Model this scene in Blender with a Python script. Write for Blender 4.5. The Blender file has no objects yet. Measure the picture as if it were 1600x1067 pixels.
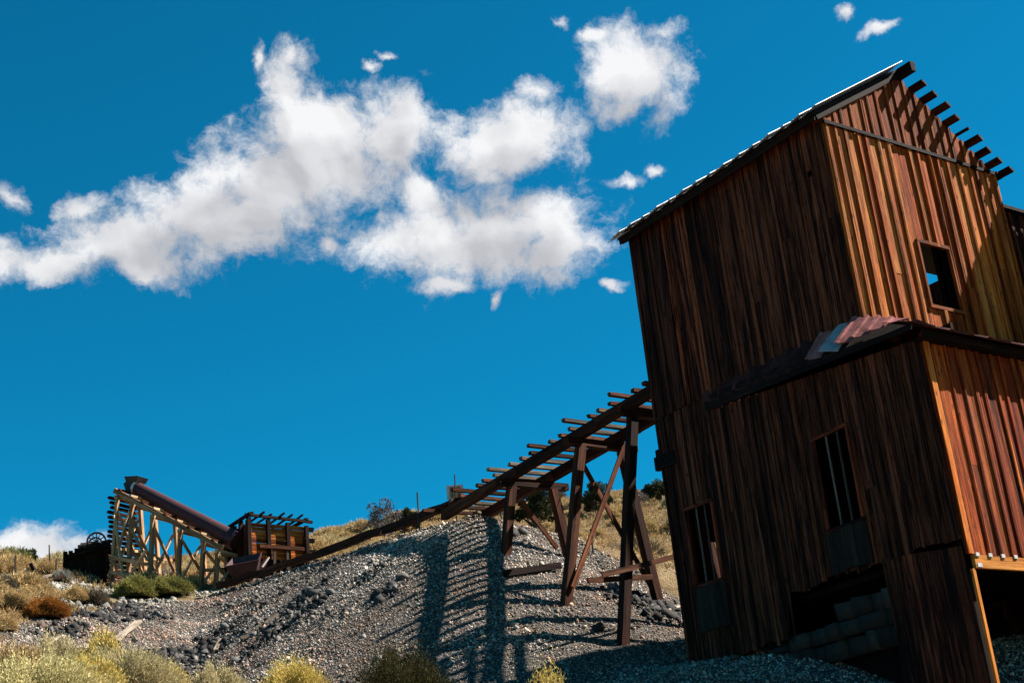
import bpy, math, random
import numpy as np
from mathutils import Matrix, Vector

random.seed(7)
rng = np.random.default_rng(11)
scn = bpy.context.scene
COL = scn.collection

# ------------------------------------------------------------------ camera
FOC = 2222.0                                   # focal length in photo pixels (50 mm on 36 mm)
PITCH, ROLL, YAW = math.radians(20.85), math.radians(-6.04), math.radians(36.8)
CAM = np.array([0.0, 0.0, 1.7])
_cp, _sp = math.cos(PITCH), math.sin(PITCH)
FW = np.array([0, _cp, _sp]); _u0 = np.array([0, -_sp, _cp]); _r0 = np.array([1.0, 0, 0])
RT = _r0 * math.cos(ROLL) + _u0 * math.sin(ROLL)
UP = -_r0 * math.sin(ROLL) + _u0 * math.cos(ROLL)
cam = bpy.data.cameras.new('camera'); cam_o = bpy.data.objects.new('camera', cam); COL.objects.link(cam_o)
cam.sensor_width = 36.0; cam.lens = FOC / 1600 * 36; cam.clip_start = 0.1; cam.clip_end = 5000
m = Matrix.Identity(4)
for i in range(3):
    m[i][0], m[i][1], m[i][2], m[i][3] = RT[i], UP[i], -FW[i], CAM[i]
cam_o.matrix_world = m
scn.camera = cam_o

# ------------------------------------------------------------------ light
SUN_AZ, SUN_EL = math.radians(78.0), math.radians(46.0)
SKY_STRENGTH = 0.05
w = bpy.data.worlds.new('World'); scn.world = w; w.use_nodes = True
nt = w.node_tree; nt.nodes.clear()
def N(tree, typ, **kw):
    n = tree.nodes.new(typ)
    for k, v in kw.items():
        if k == 'ins':
            for kk, vv in v.items(): n.inputs[kk].default_value = vv
        else: setattr(n, k, v)
    return n
sky = N(nt, 'ShaderNodeTexSky', sky_type='NISHITA', sun_disc=False, sun_elevation=SUN_EL, sun_rotation=SUN_AZ,
        altitude=2400.0, air_density=1.0, dust_density=0.25, ozone_density=3.0)

# clouds: (azimuth deg, elevation deg, half width, half height, tilt deg, weight) in the sky, pixel-free
CLOUDS = []
def _dir(x, y):
    d = RT * ((x - 800) / FOC) + UP * (-(y - 533.5) / FOC) + FW
    return d / np.linalg.norm(d)
def _uv(x, y):
    d = _dir(x, y)
    return math.atan2(d[0], d[1]) * 0.94, math.asin(d[2])
for cx, cy, rx, ry, rot, wt in [
    (445, 140, 45, 70, 0, .95), (500, 215, 105, 80, 0, 1.1), (600, 215, 75, 80, 0, 1.1), (440, 290, 125, 75, 0, 1.1), (545, 275, 90, 60, 0, 1.0),
    (345, 345, 125, 62, 0, 1.1), (215, 388, 140, 52, 0, 1.1), (70, 410, 130, 32, 0, 1), (130, 322, 62, 28, 0, .8), (415, 375, 70, 35, 0, .85),
    (18, 305, 50, 28, 0, .85), (655, 300, 55, 45, 0, .85), (795, 228, 105, 60, 0, 1.1), (745, 370, 160, 66, 0, 1.12),
    (865, 405, 85, 50, 0, 1), (630, 370, 75, 45, 0, .85), (690, 440, 75, 26, 0, .78), (990, 112, 82, 72, 0, 1.08),
    (970, 170, 48, 44, 0, .8), (1025, 48, 62, 34, 0, .72), (925, 55, 42, 24, 0, .66), (845, 148, 34, 32, 0, .85),
    (970, 283, 40, 15, 0, .72), (1025, 264, 30, 15, 0, .72), (580, 103, 22, 13, 0, .74), (605, 86, 24, 10, 0, .72), (398, 88, 17, 36, 0, .72), (70, 848, 110, 42, 0, .95),
    (150, 866, 70, 26, 0, .8), (1325, 15, 20, 18, 0, .76), (1385, 45, 46, 14, 0, .7), (876, 36, 26, 22, 0, .72),
    (967, 455, 24, 14, 0, .72), (930, 392, 58, 32, 0, .66), (508, 378, 28, 18, 0, .66), (765, 465, 14, 22, 0, .66), (455, 90, 18, 26, 0, .66), (220, 432, 45, 20, 0, .75)]:
    c = np.array(_uv(cx, cy)); q = math.radians(rot)
    ex = np.array(_uv(cx + rx * math.cos(q), cy + rx * math.sin(q))) - c
    ey = np.array(_uv(cx + ry * math.sin(q), cy - ry * math.cos(q))) - c
    CLOUDS.append((c[0], c[1], np.hypot(*ex), np.hypot(*ey), 0, wt + (.09 if wt > .9 else .0)))

def cloud_group(blobs, noisy=True):
    g = bpy.data.node_groups.new('cloud_density', 'ShaderNodeTree')
    g.interface.new_socket('P', in_out='INPUT', socket_type='NodeSocketVector')
    g.interface.new_socket('D', in_out='OUTPUT', socket_type='NodeSocketFloat')
    gi = N(g, 'NodeGroupInput'); go = N(g, 'NodeGroupOutput'); L = g.links.new
    # domain warp gives the ragged, curling edge
    wn = N(g, 'ShaderNodeTexNoise', ins={'Scale': 14.0, 'Detail': 6.0, 'Roughness': .62}); L(gi.outputs[0], wn.inputs['Vector'])
    ws = N(g, 'ShaderNodeVectorMath', operation='SUBTRACT'); L(wn.outputs['Color'], ws.inputs[0]); ws.inputs[1].default_value = (.5, .5, .5)
    wm = N(g, 'ShaderNodeVectorMath', operation='SCALE'); L(ws.outputs[0], wm.inputs[0]); wm.inputs['Scale'].default_value = .042
    wa = N(g, 'ShaderNodeVectorMath', operation='ADD'); L(gi.outputs[0], wa.inputs[0]); L(wm.outputs[0], wa.inputs[1])
    acc = None
    for (u, v, rx, ry, rot, wt) in blobs:
        mp = N(g, 'ShaderNodeVectorMath', operation='MULTIPLY_ADD')
        mp.inputs[1].default_value = (1 / rx, 1 / ry, 0); mp.inputs[2].default_value = (-u / rx, -v / ry, 0)
        L(wa.outputs[0], mp.inputs[0])
        ln = N(g, 'ShaderNodeVectorMath', operation='LENGTH'); L(mp.outputs[0], ln.inputs[0])
        sb = N(g, 'ShaderNodeMath', operation='SUBTRACT'); sb.inputs[0].default_value = wt; L(ln.outputs['Value'], sb.inputs[1])
        if acc is None: acc = sb
        else:
            mx = N(g, 'ShaderNodeMath', operation='SMOOTH_MAX'); mx.inputs[2].default_value = .18
            L(acc.outputs[0], mx.inputs[0]); L(sb.outputs[0], mx.inputs[1]); acc = mx
    if not noisy:
        L(acc.outputs[0], go.inputs[0]); return g
    fb = N(g, 'ShaderNodeTexNoise', ins={'Scale': 26.0, 'Detail': 7.0, 'Roughness': .68}); L(wa.outputs[0], fb.inputs['Vector'])
    f2 = N(g, 'ShaderNodeMath', operation='MULTIPLY_ADD'); L(fb.outputs['Fac'], f2.inputs[0]); f2.inputs[1].default_value = 2.5; f2.inputs[2].default_value = -1.17
    ad = N(g, 'ShaderNodeMath', operation='ADD'); L(acc.outputs[0], ad.inputs[0]); L(f2.outputs[0], ad.inputs[1])
    L(ad.outputs[0], go.inputs[0])
    return g
CG = cloud_group(CLOUDS); CB = cloud_group([c_ for c_ in CLOUDS if c_[5] > .9], False)
L = nt.links.new
tc = N(nt, 'ShaderNodeTexCoord'); sep = N(nt, 'ShaderNodeSeparateXYZ'); L(tc.outputs['Generated'], sep.inputs[0])
az = N(nt, 'ShaderNodeMath', operation='ARCTAN2'); L(sep.outputs[0], az.inputs[0]); L(sep.outputs[1], az.inputs[1])
azs = N(nt, 'ShaderNodeMath', operation='MULTIPLY'); L(az.outputs[0], azs.inputs[0]); azs.inputs[1].default_value = .94
el = N(nt, 'ShaderNodeMath', operation='ARCSINE'); L(sep.outputs[2], el.inputs[0])
uv = N(nt, 'ShaderNodeCombineXYZ'); L(azs.outputs[0], uv.inputs[0]); L(el.outputs[0], uv.inputs[1])
d0 = N(nt, 'ShaderNodeGroup', node_tree=CG); L(uv.outputs[0], d0.inputs[0])
al = N(nt, 'ShaderNodeMapRange', interpolation_type='SMOOTHSTEP', ins={'From Min': -.10, 'From Max': .80}); L(d0.outputs[0], al.inputs['Value'])
# billows: brighter towards the sun's side, greyer behind, from the slope of a soft noise
def billow(o):
    pv = N(nt, 'ShaderNodeVectorMath', operation='ADD'); L(uv.outputs[0], pv.inputs[0]); pv.inputs[1].default_value = o
    n_ = N(nt, 'ShaderNodeTexNoise', ins={'Scale': 13.0, 'Detail': 4.0, 'Roughness': .5, 'Distortion': .3}); L(pv.outputs[0], n_.inputs['Vector']); return n_
b0, b1 = billow((0, 0, 0)), billow((.012, .020, 0))
df = N(nt, 'ShaderNodeMath', operation='SUBTRACT'); L(b0.outputs['Fac'], df.inputs[0]); L(b1.outputs['Fac'], df.inputs[1])
bm = N(nt, 'ShaderNodeMapRange', interpolation_type='SMOOTHSTEP', ins={'From Min': -.16, 'From Max': .17, 'To Min': .12, 'To Max': .85}); L(df.outputs[0], bm.inputs['Value'])
up_ = N(nt, 'ShaderNodeVectorMath', operation='ADD'); L(uv.outputs[0], up_.inputs[0]); up_.inputs[1].default_value = (.010, .028, 0)
db = N(nt, 'ShaderNodeGroup', node_tree=CB); L(up_.outputs[0], db.inputs[0])
dk = N(nt, 'ShaderNodeMapRange', interpolation_type='SMOOTHSTEP', ins={'From Min': .0, 'From Max': .62, 'To Min': .42, 'To Max': -.30}); L(db.outputs[0], dk.inputs['Value'])
sb_ = N(nt, 'ShaderNodeMath', operation='ADD', use_clamp=True); L(dk.outputs[0], sb_.inputs[0]); L(bm.outputs[0], sb_.inputs[1])
ccol = N(nt, 'ShaderNodeMix', data_type='RGBA'); L(sb_.outputs[0], ccol.inputs[0])
ccol.inputs[6].default_value = (.53, .54, .58, 1); ccol.inputs[7].default_value = (.93, .935, .95, 1)
ccs = N(nt, 'ShaderNodeVectorMath', operation='SCALE'); L(ccol.outputs[2], ccs.inputs[0]); ccs.inputs['Scale'].default_value = .339 / SKY_STRENGTH
tint = N(nt, 'ShaderNodeMix', data_type='RGBA', blend_type='MULTIPLY'); tint.inputs[0].default_value = 1.0
L(sky.outputs[0], tint.inputs[6]); tint.inputs[7].default_value = (.025, .80, .90, 1)
mixc = N(nt, 'ShaderNodeMix', data_type='RGBA'); L(al.outputs[0], mixc.inputs[0]); L(tint.outputs[2], mixc.inputs[6]); L(ccs.outputs[0], mixc.inputs[7])
bg = N(nt, 'ShaderNodeBackground'); bg.inputs['Strength'].default_value = SKY_STRENGTH; L(mixc.outputs[2], bg.inputs['Color'])
wo = N(nt, 'ShaderNodeOutputWorld'); L(bg.outputs[0], wo.inputs[0])

sl = bpy.data.lights.new('sun', 'SUN'); sl.energy = 5.0; sl.angle = math.radians(.53); sl.color = (1.0, .94, .85)
so = bpy.data.objects.new('sun', sl); COL.objects.link(so)
SUN = Vector((math.sin(SUN_AZ) * math.cos(SUN_EL), math.cos(SUN_AZ) * math.cos(SUN_EL), math.sin(SUN_EL)))
so.rotation_euler = (-SUN).to_track_quat('-Z', 'Y').to_euler(); so.location = (0, 0, 60)
vs = scn.view_settings; vs.view_transform = 'Standard'; vs.look = 'None'; vs.exposure = 1.56; vs.gamma = 1.0
scn.cycles.max_bounces = 6; scn.cycles.transparent_max_bounces = 8

# ------------------------------------------------------------------ frames of reference
ZV = np.array([0, 0, 1.0])
DL = np.array([-math.sin(YAW), math.cos(YAW), 0]); DR = np.array([math.cos(YAW), math.sin(YAW), 0])
BASE = np.array([6.584, 25.1526, 0.0])                    # foot of the mill's upper corner
def W(a, b, z): return BASE + a * DL + b * DR + z * ZV    # a: along the shaded wall, b: along the sunlit gable
def at(x, y, dist):                                       # point at a horizontal distance along a line of sight
    d = RT * ((x - 800) / FOC) + UP * (-(y - 533.5) / FOC) + FW
    return CAM + d * dist / math.hypot(d[0], d[1])
def onplane(x, y, p, n):
    d = RT * ((x - 800) / FOC) + UP * (-(y - 533.5) / FOC) + FW
    return CAM + d * ((p - CAM) @ n) / (d @ n)

# ------------------------------------------------------------------ object helpers
WM = {}
def setup(o, parent, M):
    WM[o.name] = M
    if parent is not None:
        o.parent = parent
        o.matrix_basis = WM[parent.name].inverted() @ M
    else:
        o.matrix_basis = M
    return o
def tag(o, label=None, cat=None, group=None, kind=None):
    if label: o['label'] = label
    if cat: o['category'] = cat
    if group: o['group'] = group
    if kind: o['kind'] = kind
    return o
def thing(name, loc, label, cat, group=None):
    o = bpy.data.objects.new(name, None); COL.objects.link(o); o.empty_display_size = .3
    setup(o, None, Matrix.Translation(Vector(loc)))
    return tag(o, label, cat, group)
def mesh_np(name, V, F, mat, col=None, smooth=False):
    V = np.asarray(V, dtype=np.float32); F = np.asarray(F, dtype=np.int32)
    me = bpy.data.meshes.new(name)
    k = F.shape[1]
    me.vertices.add(len(V)); me.vertices.foreach_set('co', V.ravel())
    me.loops.add(F.size); me.loops.foreach_set('vertex_index', F.ravel())
    me.polygons.add(len(F)); me.polygons.foreach_set('loop_start', np.arange(0, F.size, k, dtype=np.int32))
    me.polygons.foreach_set('loop_total', np.full(len(F), k, dtype=np.int32))
    if smooth: me.polygons.foreach_set('use_smooth', np.ones(len(F), dtype=bool))
    if col is not None:
        ca = me.color_attributes.new('Col', 'FLOAT_COLOR', 'POINT')
        c = np.ones((len(V), 4), dtype=np.float32); c[:, :3] = col
        ca.data.foreach_set('color', c.ravel())
    me.update(calc_edges=True); me.validate()
    if mat: me.materials.append(mat)
    return me
def mesh_py(name, V, F, mat):
    me = bpy.data.meshes.new(name); me.from_pydata([tuple(v) for v in V], [], F); me.update()
    if mat: me.materials.append(mat)
    return me
def obj(name, me, parent=None, M=None, color=None):
    o = bpy.data.objects.new(name, me); COL.objects.link(o)
    setup(o, parent, M if M is not None else Matrix.Identity(4))
    if color is not None: o.color = (*color[:3], 1)
    return o
def frame_M(p0, p1, up=ZV, twist=0.0):
    """matrix whose local z runs from p0 to p1"""
    p0, p1 = np.asarray(p0, float), np.asarray(p1, float)
    z = p1 - p0; ln = np.linalg.norm(z); z = z / ln
    up = np.asarray(up, float)
    if abs(z @ up) > .97: up = DL
    x = np.cross(up, z); x /= np.linalg.norm(x); y = np.cross(z, x)
    M = Matrix.Identity(4)
    for i in range(3): M[i][0], M[i][1], M[i][2], M[i][3] = x[i], y[i], z[i], p0[i]
    if twist: M = M @ Matrix.Rotation(twist, 4, 'Z')
    return M, ln
def bar_data(w, h, ln, seg=None, jit=.006, taper=1.0):
    """rough sawn timber along +z, centred; edges wander a little"""
    seg = seg or max(1, min(6, int(ln / .7)))
    V, F = [], []
    for i in range(seg + 1):
        f = i / seg; k = 1 + (taper - 1) * f
        ox, oy = (random.uniform(-jit, jit), random.uniform(-jit, jit))
        for sx, sy in ((-1, -1), (1, -1), (1, 1), (-1, 1)):
            V.append((sx * w / 2 * k + ox + random.uniform(-jit, jit) * .6, sy * h / 2 * k + oy + random.uniform(-jit, jit) * .6,
                      ln * f + (random.uniform(-jit, jit) * 2 if i in (0, seg) else 0)))
    for i in range(seg):
        for j in range(4):
            a, b = i * 4 + j, i * 4 + (j + 1) % 4
            F.append((a, b, b + 4, a + 4))
    F.append((3, 2, 1, 0)); n = seg * 4; F.append((n, n + 1, n + 2, n + 3))
    return V, F
def beam(name, p0, p1, w, h, mat, parent=None, up=ZV, twist=0.0, jit=.006, color=(1, 1, 1), taper=1.0):
    M, ln = frame_M(p0, p1, up, twist)
    V, F = bar_data(w, h, ln, jit=jit, taper=taper)
    return obj(name, mesh_py(name, V, F, mat), parent, M, color)
def pole(name, p0, p1, r, mat, parent=None, n=10, r1=None, color=(1, 1, 1), rings=4, jit=.05):
    M, ln = frame_M(p0, p1); r1 = r if r1 is None else r1
    V, F = [], []
    for i in range(rings + 1):
        f = i / rings; rr = r + (r1 - r) * f
        for j in range(n):
            t = 2 * math.pi * j / n; k = 1 + random.uniform(-jit, jit)
            V.append((rr * k * math.cos(t), rr * k * math.sin(t), ln * f))
    for i in range(rings):
        for j in range(n):
            a, b = i * n + j, i * n + (j + 1) % n
            F.append((a, b, b + n, a + n))
    F.append(tuple(range(n - 1, -1, -1))); F.append(tuple(range(rings * n, rings * n + n)))
    return obj(name, mesh_py(name, V, F, mat), parent, M, color)

# ------------------------------------------------------------------ materials
def principled(name):
    mt = bpy.data.materials.new(name); mt.use_nodes = True
    t = mt.node_tree; b = t.nodes['Principled BSDF']
    return mt, t, b, t.links.new
def wood(name, dark, mid, light, rough=.85, knots=1.0, spec=.12, contrast=1.0, stain=.35):
    """weathered timber: fibre and stain along local z; every piece differs through its own random number and tint"""
    mt, t, b, L = principled(name)
    tc = N(t, 'ShaderNodeTexCoord'); oi = N(t, 'ShaderNodeObjectInfo')
    rm = N(t, 'ShaderNodeMath', operation='MULTIPLY'); L(oi.outputs['Random'], rm.inputs[0]); rm.inputs[1].default_value = 173.0
    cx = N(t, 'ShaderNodeCombineXYZ'); L(rm.outputs[0], cx.inputs[0]); L(rm.outputs[0], cx.inputs[2])
    ad = N(t, 'ShaderNodeVectorMath', operation='ADD'); L(tc.outputs['Object'], ad.inputs[0]); L(cx.outputs[0], ad.inputs[1])
    def noise(sc, detail, rough_, dist=0.0):
        mp = N(t, 'ShaderNodeMapping'); mp.inputs['Scale'].default_value = sc; L(ad.outputs[0], mp.inputs[0])
        n = N(t, 'ShaderNodeTexNoise', ins={'Scale': 1.0, 'Detail': detail, 'Roughness': rough_, 'Distortion': dist}); L(mp.outputs[0], n.inputs['Vector'])
        return n
    fib = noise((46, 46, 1.6), 6, .65, .25); stn = noise((7, 7, .55), 4, .6, .3); fine = noise((150, 150, 5), 3, .6)
    a1 = N(t, 'ShaderNodeMath', operation='MULTIPLY_ADD'); L(fib.outputs['Fac'], a1.inputs[0]); a1.inputs[1].default_value = .62 * contrast
    L(stn.outputs['Fac'], a1.inputs[2])
    a2 = N(t, 'ShaderNodeMath', operation='MULTIPLY_ADD'); L(oi.outputs['Random'], a2.inputs[0]); a2.inputs[1].default_value = .26; L(a1.outputs[0], a2.inputs[2])
    a3 = N(t, 'ShaderNodeMath', operation='MULTIPLY_ADD'); L(fine.outputs['Fac'], a3.inputs[0]); a3.inputs[1].default_value = .34; L(a2.outputs[0], a3.inputs[2])
    cr = N(t, 'ShaderNodeValToRGB'); e = cr.color_ramp.elements
    e[0].position = .68; e[0].color = (*dark, 1); e[1].position = 1.0; e[1].color = (*light, 1)
    mr = N(t, 'ShaderNodeMapRange', ins={'From Min': .84, 'From Max': 1.52}); L(a3.outputs[0], mr.inputs['Value'])
    e[0].position = .12; e[1].position = .86
    ne = cr.color_ramp.elements.new(.48); ne.color = (*mid, 1)
    L(mr.outputs[0], cr.inputs[0])
    # knots
    mp = N(t, 'ShaderNodeMapping'); mp.inputs['Scale'].default_value = (6.5, 6.5, 2.6); L(ad.outputs[0], mp.inputs[0])
    vo = N(t, 'ShaderNodeTexVoronoi', ins={'Scale': 1.0, 'Randomness': 1.0}); L(mp.outputs[0], vo.inputs['Vector'])
    kn = N(t, 'ShaderNodeMapRange', ins={'From Min': .06, 'From Max': .20, 'To Min': .22, 'To Max': 1.0}); L(vo.outputs['Distance'], kn.inputs['Value'])
    km = N(t, 'ShaderNodeMix', data_type='RGBA', blend_type='MULTIPLY'); km.inputs[0].default_value = knots
    L(cr.outputs[0], km.inputs[6]); L(kn.outputs[0], km.inputs[7])
    ck = noise((75, 75, .9), 3, .55, .1)                    # checks and splits along the grain
    cm = N(t, 'ShaderNodeMapRange', ins={'From Min': .33, 'From Max': .40, 'To Min': .18, 'To Max': 1.0}); L(ck.outputs['Fac'], cm.inputs['Value'])
    kc = N(t, 'ShaderNodeMix', data_type='RGBA', blend_type='MULTIPLY'); kc.inputs[0].default_value = 1.0
    L(km.outputs[2], kc.inputs[6]); L(cm.outputs[0], kc.inputs[7])
    sn = noise((9, 9, .42), 5, .7, .6)                      # black weather stains running down the board
    sm = N(t, 'ShaderNodeMapRange', ins={'From Min': .40, 'From Max': .56, 'To Min': .12, 'To Max': 1.0}); L(sn.outputs['Fac'], sm.inputs['Value'])
    ks = N(t, 'ShaderNodeMix', data_type='RGBA', blend_type='MULTIPLY'); ks.inputs[0].default_value = stain
    L(kc.outputs[2], ks.inputs[6]); L(sm.outputs[0], ks.inputs[7])
    om = N(t, 'ShaderNodeMix', data_type='RGBA', blend_type='MULTIPLY'); om.inputs[0].default_value = 1.0
    L(ks.outputs[2], om.inputs[6]); L(oi.outputs['Color'], om.inputs[7])
    L(om.outputs[2], b.inputs['Base Color'])
    b.inputs['Roughness'].default_value = rough; b.inputs['Specular IOR Level'].default_value = spec
    bp = N(t, 'ShaderNodeBump', ins={'Strength': .8, 'Distance': .014}); L(a3.outputs[0], bp.inputs['Height']); L(bp.outputs[0], b.inputs['Normal'])
    return mt
def vcol_mat(name, rough=.9, noise_scale=0, namt=.5, spec=.1, bump=0.0, trans=0.0):
    mt, t, b, L = principled(name)
    ca = N(t, 'ShaderNodeVertexColor', layer_name='Col'); out = ca.outputs[0]
    if noise_scale:
        tc = N(t, 'ShaderNodeTexCoord')
        n = N(t, 'ShaderNodeTexNoise', ins={'Scale': noise_scale, 'Detail': 5.0, 'Roughness': .65}); L(tc.outputs['Object'], n.inputs['Vector'])
        mr = N(t, 'ShaderNodeMapRange', ins={'From Min': .25, 'From Max': .75, 'To Min': 1 - namt, 'To Max': 1 + namt}); L(n.outputs['Fac'], mr.inputs['Value'])
        mx = N(t, 'ShaderNodeMix', data_type='RGBA', blend_type='MULTIPLY'); mx.inputs[0].default_value = 1.0
        L(out, mx.inputs[6]); L(mr.outputs[0], mx.inputs[7]); out = mx.outputs[2]
        if bump:
            bp = N(t, 'ShaderNodeBump', ins={'Strength': bump, 'Distance': .02}); L(n.outputs['Fac'], bp.inputs['Height']); L(bp.outputs[0], b.inputs['Normal'])
    L(out, b.inputs['Base Color']); b.inputs['Roughness'].default_value = rough; b.inputs['Specular IOR Level'].default_value = spec
    if trans:
        tr = N(t, 'ShaderNodeBsdfTranslucent'); L(out, tr.inputs[0])
        ms = N(t, 'ShaderNodeMixShader'); ms.inputs[0].default_value = trans
        L(b.outputs[0], ms.inputs[1]); L(tr.outputs[0], ms.inputs[2]); L(ms.outputs[0], t.nodes['Material Output'].inputs[0])
    return mt
def metal(name, c0, c1, rough=.45, metallic=.3, spec=.4, sc=6.0):
    mt, t, b, L = principled(name)
    tc = N(t, 'ShaderNodeTexCoord'); oi = N(t, 'ShaderNodeObjectInfo')
    ad = N(t, 'ShaderNodeVectorMath', operation='ADD'); L(tc.outputs['Object'], ad.inputs[0]); L(oi.outputs['Random'], ad.inputs[1])
    mp = N(t, 'ShaderNodeMapping'); mp.inputs['Scale'].default_value = (1, 1, .35); L(ad.outputs[0], mp.inputs[0])
    n = N(t, 'ShaderNodeTexNoise', ins={'Scale': sc, 'Detail': 7.0, 'Roughness': .7}); L(mp.outputs[0], n.inputs['Vector'])
    cr = N(t, 'ShaderNodeValToRGB'); cr.color_ramp.elements[0].position = .34; cr.color_ramp.elements[1].position = .66
    cr.color_ramp.elements[0].color = (*c0, 1); cr.color_ramp.elements[1].color = (*c1, 1); L(n.outputs['Fac'], cr.inputs[0])
    om = N(t, 'ShaderNodeMix', data_type='RGBA', blend_type='MULTIPLY'); om.inputs[0].default_value = 1.0
    L(cr.outputs[0], om.inputs[6]); L(oi.outputs['Color'], om.inputs[7]); L(om.outputs[2], b.inputs['Base Color'])
    b.inputs['Metallic'].default_value = metallic; b.inputs['Specular IOR Level'].default_value = spec
    rr = N(t, 'ShaderNodeMapRange', ins={'To Min': rough + .2, 'To Max': rough - .05}); L(n.outputs['Fac'], rr.inputs['Value']); L(rr.outputs[0], b.inputs['Roughness'])
    bp = N(t, 'ShaderNodeBump', ins={'Strength': .3, 'Distance': .01}); L(n.outputs['Fac'], bp.inputs['Height']); L(bp.outputs[0], b.inputs['Normal'])
    return mt

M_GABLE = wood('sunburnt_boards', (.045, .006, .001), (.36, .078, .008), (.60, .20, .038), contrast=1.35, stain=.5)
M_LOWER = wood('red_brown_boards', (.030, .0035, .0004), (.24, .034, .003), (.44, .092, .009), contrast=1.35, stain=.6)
M_SHADE = wood('shade_dark_boards', (.0020, .00045, .0002), (.028, .0060, .0023), (.17, .050, .023), contrast=1.65, stain=1.0)  # brown boards with the shaded wall's darkness put into their colour
M_TIMBER = wood('trestle_timber', (.018, .0055, .0025), (.082, .028, .012), (.21, .090, .044))
M_GREY = wood('grey_weathered_wood', (.060, .047, .036), (.15, .122, .094), (.30, .26, .21), knots=.6)
M_PALE = wood('bleached_yellow_timber', (.24, .14, .075), (.58, .38, .22), (.80, .60, .40), knots=.5)
M_DARK = wood('blackened_timber', (.003, .0018, .0013), (.012, .0048, .0026), (.034, .0145, .0075))
M_NEW = wood('new_orange_lumber', (.34, .10, .012), (.55, .19, .030), (.68, .28, .06), knots=.7)
M_ROOF = metal('galvanised_roofing', (.24, .24, .25), (.48, .48, .50), rough=.45, metallic=.2)
M_MAROON = metal('maroon_roofing', (.060, .022, .020), (.15, .066, .060), rough=.85, metallic=.0, spec=.05)
M_RUST = metal('purple_rusted_steel', (.017, .004, .005), (.062, .015, .018), rough=.55, metallic=.1)
M_IRON = metal('dark_iron', (.012, .010, .010), (.05, .035, .03), rough=.5, metallic=.5)
M_PAINT = metal('faded_white_paint', (.35, .34, .32), (.50, .49, .47), rough=.6, metallic=0)
M_STONE = vcol_mat('gravel_stone', rough=.85, noise_scale=9.0, namt=.35, spec=.25)
M_ROCK = vcol_mat('broken_rock', rough=.85, noise_scale=5.0, namt=.5, spec=.25, bump=.6)
M_LEAF = vcol_mat('shrub_foliage', rough=.8, trans=.25)
M_GRASS = vcol_mat('dry_grass', rough=.85, trans=.25)
M_TREE = vcol_mat('tree_foliage', rough=.8, trans=.15)
M_BARK = wood('bark', (.03, .022, .018), (.09, .07, .055), (.2, .16, .13))

# ------------------------------------------------------------------ terrain
CTRL = np.array([
    (0, 0, 0), (-6, 0, .3), (6, 0, -.2), (-5, 8, 1.5), (5, 8, .8), (0, 10, 1.3), (-4.8, 15.0, 3.55), (-6.5, 20, 4.5), (-3.4, 18, 3.7), (-9.3, 28.5, 6.5), (-14.3, 37.4, 9.2), (-16.9, 44, 11.95),
    (-15.2, 47.6, 12.0), (-16.2, 52.5, 13.5), (-16.5, 56, 14.3), (-18.2, 55.1, 14.95), (-12, 55, 13.8), (-9, 55, 13.9), (-27, 70, 18.3), (-36, 93, 23), (-60, 93, 22), (-40, 40, 10), (-30, 20, 5),
    (-1.7, 20, 3.35), (-3, 24, 4.35), (-2.6, 29, 4.7), (-5, 36, 5.8), (1, 25, 4.2), (-6, 62, 16.2), (-12, 109, 28.3), (3.2, 45, 9.7), (4.5, 60, 14.4), (8, 110, 29.0),
    (30, 110, 29), (10, 150, 32), (-40, 150, 29), (60, 150, 30), (3, 30, 5.75), (5.2, 27.2, 5.2), (7.1, 23.5, 3.1), (6, 18, 2.5), (10, 24, 3.2), (10, 34, 6.5),
    (15, 38, 7.6), (25, 48, 10), (22, 25, 3.5), (40, 60, 13), (18, 8, .5), (-18, 8, 2.0), (0, -20, -2), (40, -20, -2), (-40, -20, -1), (60, 20, 2), (-60, 20, 5)], float)
_d = np.linalg.norm(CTRL[:, None, :2] - CTRL[None, :, :2], axis=2)
def _phi(r): return np.where(r > 0, r * r * np.log(np.maximum(r, 1e-9)), 0)
_n = len(CTRL); _P = np.c_[np.ones(_n), CTRL[:, :2]]
_A = np.zeros((_n + 3, _n + 3)); _A[:_n, :_n] = _phi(_d) + np.eye(_n) * .5; _A[:_n, _n:] = _P; _A[_n:, :_n] = _P.T
_wt = np.linalg.solve(_A, np.r_[CTRL[:, 2], 0, 0, 0])
CREST = np.array([(-1.56, 39.04, 11.45), (-4.5, 42.8, 11.95), (-7.3, 46.4, 12.3), (-11.4, 50.7, 12.6)])
def vnoise(x, y, s, seed):
    """smooth value noise on a lattice"""
    r = np.random.default_rng(seed); T = r.random((256, 256))
    x = np.asarray(x) / s; y = np.asarray(y) / s
    xi, yi = np.floor(x).astype(int), np.floor(y).astype(int); fx, fy = x - xi, y - yi
    fx, fy = fx * fx * (3 - 2 * fx), fy * fy * (3 - 2 * fy)
    g = lambda i, j: T[i % 256, j % 256]
    return (g(xi, yi) * (1 - fx) + g(xi + 1, yi) * fx) * (1 - fy) + (g(xi, yi + 1) * (1 - fx) + g(xi + 1, yi + 1) * fx) * fy - .5
def smooth(x, a, b):
    t = np.clip((x - a) / (b - a), 0, 1); return t * t * (3 - 2 * t)
def base_z(x, y):
    cx, cy = np.clip(x, -60, 60), np.clip(y, -20, 150)
    r = np.sqrt((cx[:, None] - CTRL[None, :, 0]) ** 2 + (cy[:, None] - CTRL[None, :, 1]) ** 2)
    z = _phi(r) @ _wt[:_n] + _wt[_n] + _wt[_n + 1] * cx + _wt[_n + 2] * cy
    z = z - .02 * np.maximum(y - 150, 0)
    return z
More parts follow.
